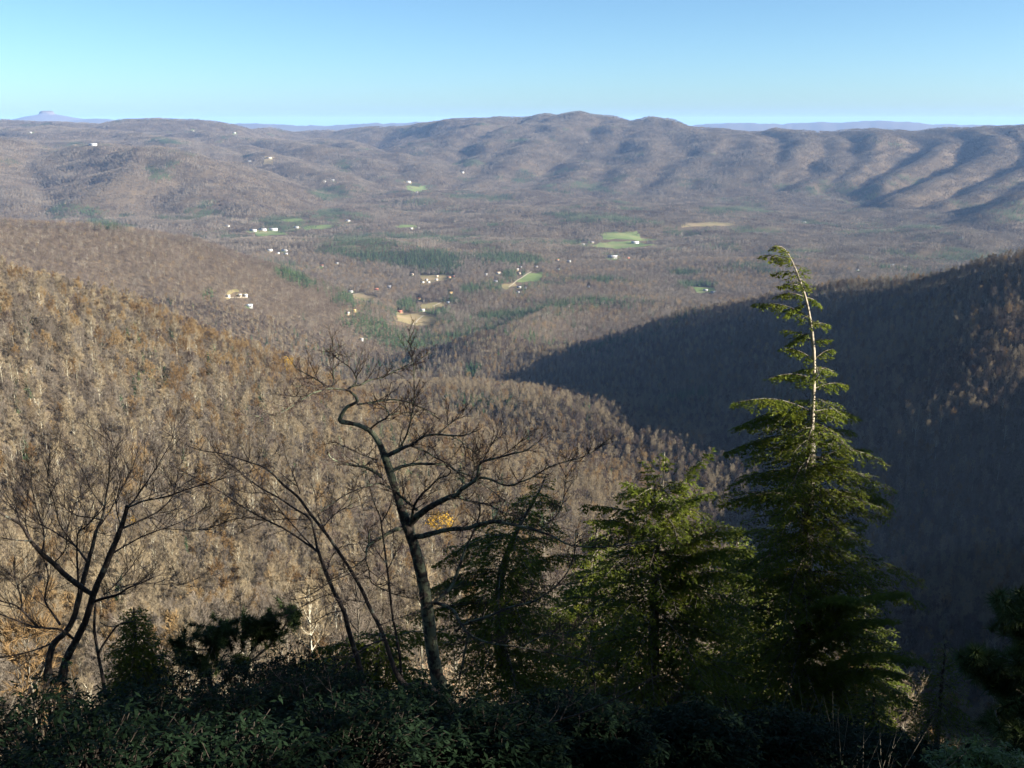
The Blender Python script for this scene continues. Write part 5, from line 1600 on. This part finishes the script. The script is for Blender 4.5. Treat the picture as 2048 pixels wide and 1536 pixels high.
def valley_buildings():
    walls = {'W': flat("white_siding", (.38, .375, .36)), 'T': flat("cream_siding", (.36, .30, .23)), 'G': flat("grey_siding", (.42, .42, .42)), 'R': flat("red_siding", (.40, .13, .10)), 'Y': flat("yellow_siding", (.52, .38, .19))}
    roofs = {'w': flat("white_metal_roof", (.40, .40, .41), .5), 'g': flat("grey_shingle_roof", (.26, .26, .28)), 'r': flat("rust_red_roof", (.46, .20, .13)), 't': flat("tan_roof", (.50, .38, .28)), 'b': flat("bluish_metal_roof", (.50, .60, .68), .5), 'y': flat("yellow_roof", (.50, .35, .16))}
    glass = flat("dark_glass", (.05, .06, .08), .2)
    rng = np.random.default_rng(5)
    for px, py, w, kind, label in HOUSES:
        p = hit(px, py + 1.5, dmin=900)
        L = max(w * .86 * p[1] / F, 6.0)
        barn = w >= 15
        Wd = min(L * rng.uniform(.5, .7), 12.0) if not barn else rng.uniform(11, 15)
        H = rng.uniform(3.4, 4.6) * (1.25 if barn else 1) * (1.0 if p[1] < 5000 else 1.5)
        rise = Wd * rng.uniform(.20, .32)
        g = min(float(ground(p[0] + a, p[1] + b)) for a in (-L / 2, 0, L / 2) for b in (-Wd / 2, 0, Wd / 2))
        name = "barn" if barn else "house"
        t = thing(name, label, "building", (p[0], p[1], g), "pale buildings scattered over the valley")
        t.rotation_euler = (0, 0, rng.uniform(-.45, .25))
        mb = MB()
        x, y = L / 2, Wd / 2
        lo = -1.0
        hz = H + (float(ground(p[0], p[1])) - g)
        v = [(-x, -y, lo), (x, -y, lo), (x, y, lo), (-x, y, lo), (-x, -y, hz), (x, -y, hz), (x, y, hz), (-x, y, hz), (-x, 0, hz + rise), (x, 0, hz + rise)]
        mb.add(v, [(0, 1, 5), (0, 5, 4), (2, 3, 7), (2, 7, 6), (1, 2, 6), (1, 6, 5), (5, 6, 9), (3, 0, 4), (3, 4, 7), (4, 8, 7)])
        link("wall", mb.mesh("wall", walls[kind[0]]), parent=t)
        mb = MB()
        e, th = .5, .18
        k = rise / y
        for s in (-1, 1):
            a = [(-x - e, s * (y + e), hz - e * k + .06), (x + e, s * (y + e), hz - e * k + .06), (x + e, 0, hz + rise + .06), (-x - e, 0, hz + rise + .06)]
            b = [(q[0], q[1], q[2] + th) for q in a]
            f = np.array([(0, 1, 2, 3), (4, 7, 6, 5), (0, 4, 5, 1), (1, 5, 6, 2), (3, 7, 4, 0)])
            mb.add(a + b, f if s > 0 else f[:, ::-1])
        link("roof", mb.mesh("roof", roofs[kind[1]]), parent=t)
        if w >= 8:
            for q in (np.linspace(-.36, .36, 4) if barn else (-.3, 0.28)):
                mb = MB()
                box(mb, np.array([q * L, -y - .02, hz - 1.7]), (1.3, .12, 1.3))
                link("window", mb.mesh("window", glass), parent=t)
            mb = MB()
            box(mb, np.array([.02 * L, -y - .02, hz - H + 1.05]), (1.1, .14, 2.1))
            link("door", mb.mesh("door", glass), parent=t)

def far_knob():
    """The lone knob on the left skyline with its flat rocky cap."""
    n, prof = 40, [(1700, -190), (1150, -90), (760, -20), (480, 32), (320, 62), (220, 80), (178, 96), (160, 142), (140, 158), (80, 168), (0, 170)]
    rng = np.random.default_rng(3)
    V = []
    for r, z in prof:
        a = np.linspace(0, 2 * math.pi, n, endpoint=False)
        rr = r * (1 + .08 * np.sin(a * 3 + r) + rng.normal(0, .015, n))
        V.append(np.column_stack([KNOB[0] + rr * np.cos(a), KNOB[1] + rr * np.sin(a), KNOB[2] + z + rng.normal(0, 5, n) * (r > 0)]))
    V = np.concatenate(V)
    i = np.arange(n)
    f = np.concatenate([np.stack([j * n + i, j * n + (i + 1) % n, (j + 1) * n + (i + 1) % n, (j + 1) * n + i], 1) for j in range(len(prof) - 1)])
    tag(link("distant_knob", mesh_np("distant_knob", V, f, True), M['far_wood']), "lone blue knob with a flat rocky cap on the far left skyline", kind="structure")

# ------------------------------------------------------------------ the nearest woodland trees, one by one
def pick_single(N):
    """The 300 woodland trees that show largest."""
    size = N['scl'] / N['d'] * ((N['px'] > -60) & (N['px'] < 2108) & (N['py'] < 1560) & (N['py'] > 0))
    order = np.argsort(-size)[:300]
    m = np.zeros(len(size), bool)
    m[order] = True
    return m

def slope_singles():
    N = NEAR
    sel = np.where(pick_single(N))[0]
    rng = np.random.default_rng(21)
    kinds = {}
    spec = {'grey': (0, 6, 6), 'pale': (3, 1, 3), 'rusty': (0, 4, 3), 'conifer': (0, 2, 2)}
    mats = [M['bark_grey'], M['twig'], M['conifer_far'], M['bark_pale'], M['twig_rust'], M['leaf_yellow'], M['twig_grey']]
    for nm, (bk, tw, cnt) in spec.items():
        kinds[nm] = []
        for c in range(cnt):
            r2 = np.random.default_rng(500 + 17 * len(kinds) + c)
            tk, cr = MB(), MB()
            if nm == 'conifer':
                far_conifer(r2, 15, cr, 0, 16, 14)
                tk.segs(np.array([[0, 0, -.5]]), np.array([[0, 0, 14.0]]), .2, .03, 5)
                cr.v, cr.f, cr.m = cr.v[1:], [f - 6 for f in cr.f[1:]], cr.m[1:]
            else:
                bare_tree(r2, r2.uniform(15, 19), r2.uniform(.3, .5), r2.uniform(.22, .3), 14, 4, 9, .05 if nm in ('grey', 'pale') else .16, trunk=tk, crown=cr, sides=6, bark=0, twig=0)
            kinds[nm].append((tk.mesh("trunk", mats[bk], True), cr.mesh("crown", mats[tw])))
    looks = {'grey': "bare grey-brown tree", 'pale': "bare pale-barked tree", 'rusty': "rusty-leaved tree", 'conifer': "dark conifer"}
    for i in sel:
        pk = N['pick'][i]
        nm = 'grey' if pk < 5 else 'pale' if pk < 7 else 'rusty' if pk < 9 else 'conifer'
        px = N['px'][i]
        where = next(w for lim, w in ((130, "at the far left edge"), (330, "beyond the many-stemmed tree"), (520, "beyond the leaning tree's top"), (700, "beyond the slender leaning trees"), (880, "behind the twisted trunk"),
                                      (1060, "right of the twisted trunk"), (1240, "beyond the crooked hemlock"), (1440, "behind the broad hemlock"), (1600, "left of the tall hemlock's trunk"), (1780, "right of the tall hemlock's trunk"), (9999, "above the lower right corner")) if px < lim)
        d = N['d'][i]
        row = next(w for lim, w in ((60, "first row"), (75, "second row"), (95, "third row"), (125, "fourth row"), (170, "middle rows"), (230, "farther rows"), (9999, "farthest row")) if d < lim)
        size = "tall" if N['scl'][i] > .8 else "middling" if N['scl'][i] > .55 else "small"
        name = {'grey': "bare_tree", 'pale': "pale_tree", 'rusty': "oak_tree", 'conifer': "conifer_tree"}[nm]
        t = thing(name, "%s %s %s, %s downhill" % (size, looks[nm], where, row), "tree", (N['x'][i], N['y'][i], N['z'][i] - .3), "woodland trees on the slope below")
        t.rotation_euler = (0, 0, N['rot'][i])
        s = N['scl'][i]
        t.scale = (s, s, s)
        a, b = kinds[nm][rng.integers(0, len(kinds[nm]))]
        link("trunk", a, parent=t)
        link("crown", b, parent=t)

def yellow_trees():
    """The few trees on the slope that still hold bright yellow leaves."""
    spots = [(236, 1022, 34, "tree with bright yellow leaves behind the many-stemmed tree's main stem"), (264, 1040, 24, "small yellow-leaved tree just right of the many-stemmed tree's main stem"),
             (880, 1042, 62, "round golden-leaved tree right of the twisted trunk's crossing limbs"), (716, 1078, 34, "orange-yellow tree between the forked tree and the twisted trunk"),
             (1100, 797, 16, "small dull yellow tree at the edge of the big mountain shadow"), (1026, 808, 14, "small orange tree just left of a dull yellow one near the shadow's edge"),
             (450, 725, 30, "golden-leaved tree on the near hillside's skyline, left of the twisted tree's top"), (575, 730, 34, "orange-leaved tree on the skyline just left of the twisted tree's top"),
             (108, 1040, 30, "yellow-green tree behind the left stems of the many-stemmed tree")]
    for i, (px, py, w, label) in enumerate(spots):
        rng = np.random.default_rng(800 + i)
        p = hit(px, py + w * 1.15, dmin=120)
        R = w * p[1] / F / 2
        H = R * 3.4
        t = thing("yellow_tree", label, "tree", p, "trees that still hold yellow leaves")
        tk, cr = MB(), MB()
        bare_tree(rng, H, .35, .3, 9, 2, 0, trunk=tk, crown=cr, sides=5, bark=0, twig=0)
        n = 520
        q = unit(rng.normal(0, 1, (n, 3))) * rng.uniform(.25, 1, (n, 1)) ** .5 * [R, R, R * .85]
        q = q * (1 + .25 * fbm(q[:, 0] * 2 / R, q[:, 2] * 2 / R, 2, i))[:, None] + [0, 0, H * .74]
        a = unit(rng.normal(0, 1, (n, 3)))
        cr2 = MB()
        cr2.leaves(q, a, unit(np.cross(a, rng.normal(0, 1, (n, 3)))), R * rng.uniform(.10, .2, n), R * .09)
        o = link("trunk", tk.mesh("trunk", M['bark_grey'], True), parent=t)
        link("branches", cr.mesh("branches", M['bark_grey']), parent=t)["kind"] = "stuff"
        link("crown", cr2.mesh("crown", M['leaf_yellow']), parent=t)

def undergrowth():
    """Leafless brush between the trees of the near slope."""
    mats = [M['bark_grey'], M['twig'], M['dead_leaf'], M['rhodo']]
    for i in range(6):
        rng = np.random.default_rng(700 + i)
        mb = MB()
        n = 26
        a, e = rng.uniform(0, 6.28, n), rng.uniform(.5, 1.4, n)
        d = np.column_stack([np.cos(a) * np.cos(e), np.sin(a) * np.cos(e), np.sin(e)])
        L = rng.uniform(1.2, 3.2, n)
        p0 = rng.normal(0, .5, (n, 3)) * [1, 1, 0]
        p1 = p0 + d * L[:, None]
        mb.segs(p0, p1, .016, .006, 3, 0)
        if i < 4:
            t = rng.uniform(.3, 1, (n, 9))
            q = (p0[:, None] + (p1 - p0)[:, None] * t[..., None]).reshape(-1, 3)
            dd = unit(np.repeat(d, 9, 0) + rng.normal(0, .6, (n * 9, 3)))
            mb.slivers(q, dd, rng.uniform(.4, 1.0, n * 9), .045, 1, rng)
        t = rng.uniform(.2, 1, (n, 7))
        q = (p0[:, None] + (p1 - p0)[:, None] * t[..., None]).reshape(-1, 3) + rng.normal(0, .15, (n * 7, 3))
        k = len(q)
        aa = rng.uniform(0, 6.28, k)
        mb.leaves(q, np.column_stack([np.cos(aa), np.sin(aa), rng.uniform(-.8, .1, k)]), np.column_stack([-np.sin(aa), np.cos(aa), rng.normal(0, .4, k)]), .16, .10, 2 if i < 4 else 3)
        proto("brush", mb.mesh("brush", mats))
    rng = np.random.default_rng(8)
    x, y = jitter_grid(3.0, 17, 330, 36, rng)
    z = ground(x, y)
    x2, y2 = jitter_grid(1.5, 6.5, 17, 36, rng)
    k2 = x2 > -.06 * y2 + .4
    x, y = np.concatenate([x, x2[k2]]), np.concatenate([y, y2[k2]])
    z = ground(x, y)
    k = in_view(x, y, z, 4)
    x, y, z = x[k], y[k], z[k]
    n = len(x)
    d = np.hypot(x, y)
    pick = np.where(rng.random(n) < .12, rng.integers(4, 6, n), rng.integers(0, 4, n))
    scatter("undergrowth", np.column_stack([x, y, z - .1]), rng.uniform(0, 6.28, n), rng.uniform(.6, 1.3, n) * np.where(d < 17, .28, np.where(d < 40, .6, 1)), np.where(d < 17, rng.integers(4, 6, n), pick), "brush", label="leafless brush and saplings on the slope below the overlook")

# ------------------------------------------------------------------ build
tag(link("terrain", terrain_me, M['litter']), "wooded mountains, slopes and valley floor", kind="structure")
far_knob()
for mname, poly, label in FIELDS:
    drape("field", poly, M[mname], label)
for pix, w, label in ROADS:
    lane(pix, w, label)
yards()
valley_buildings()
build_protos()
plant_forests()
slope_singles()
yellow_trees()
undergrowth()
twisted_oak()
leaning_tree()
forked_tree()
straight_sapling()
many_stemmed_tree()
bare_shrubs()
evergreens()
pines()
shrubs()
shade_trees()
make_haze()
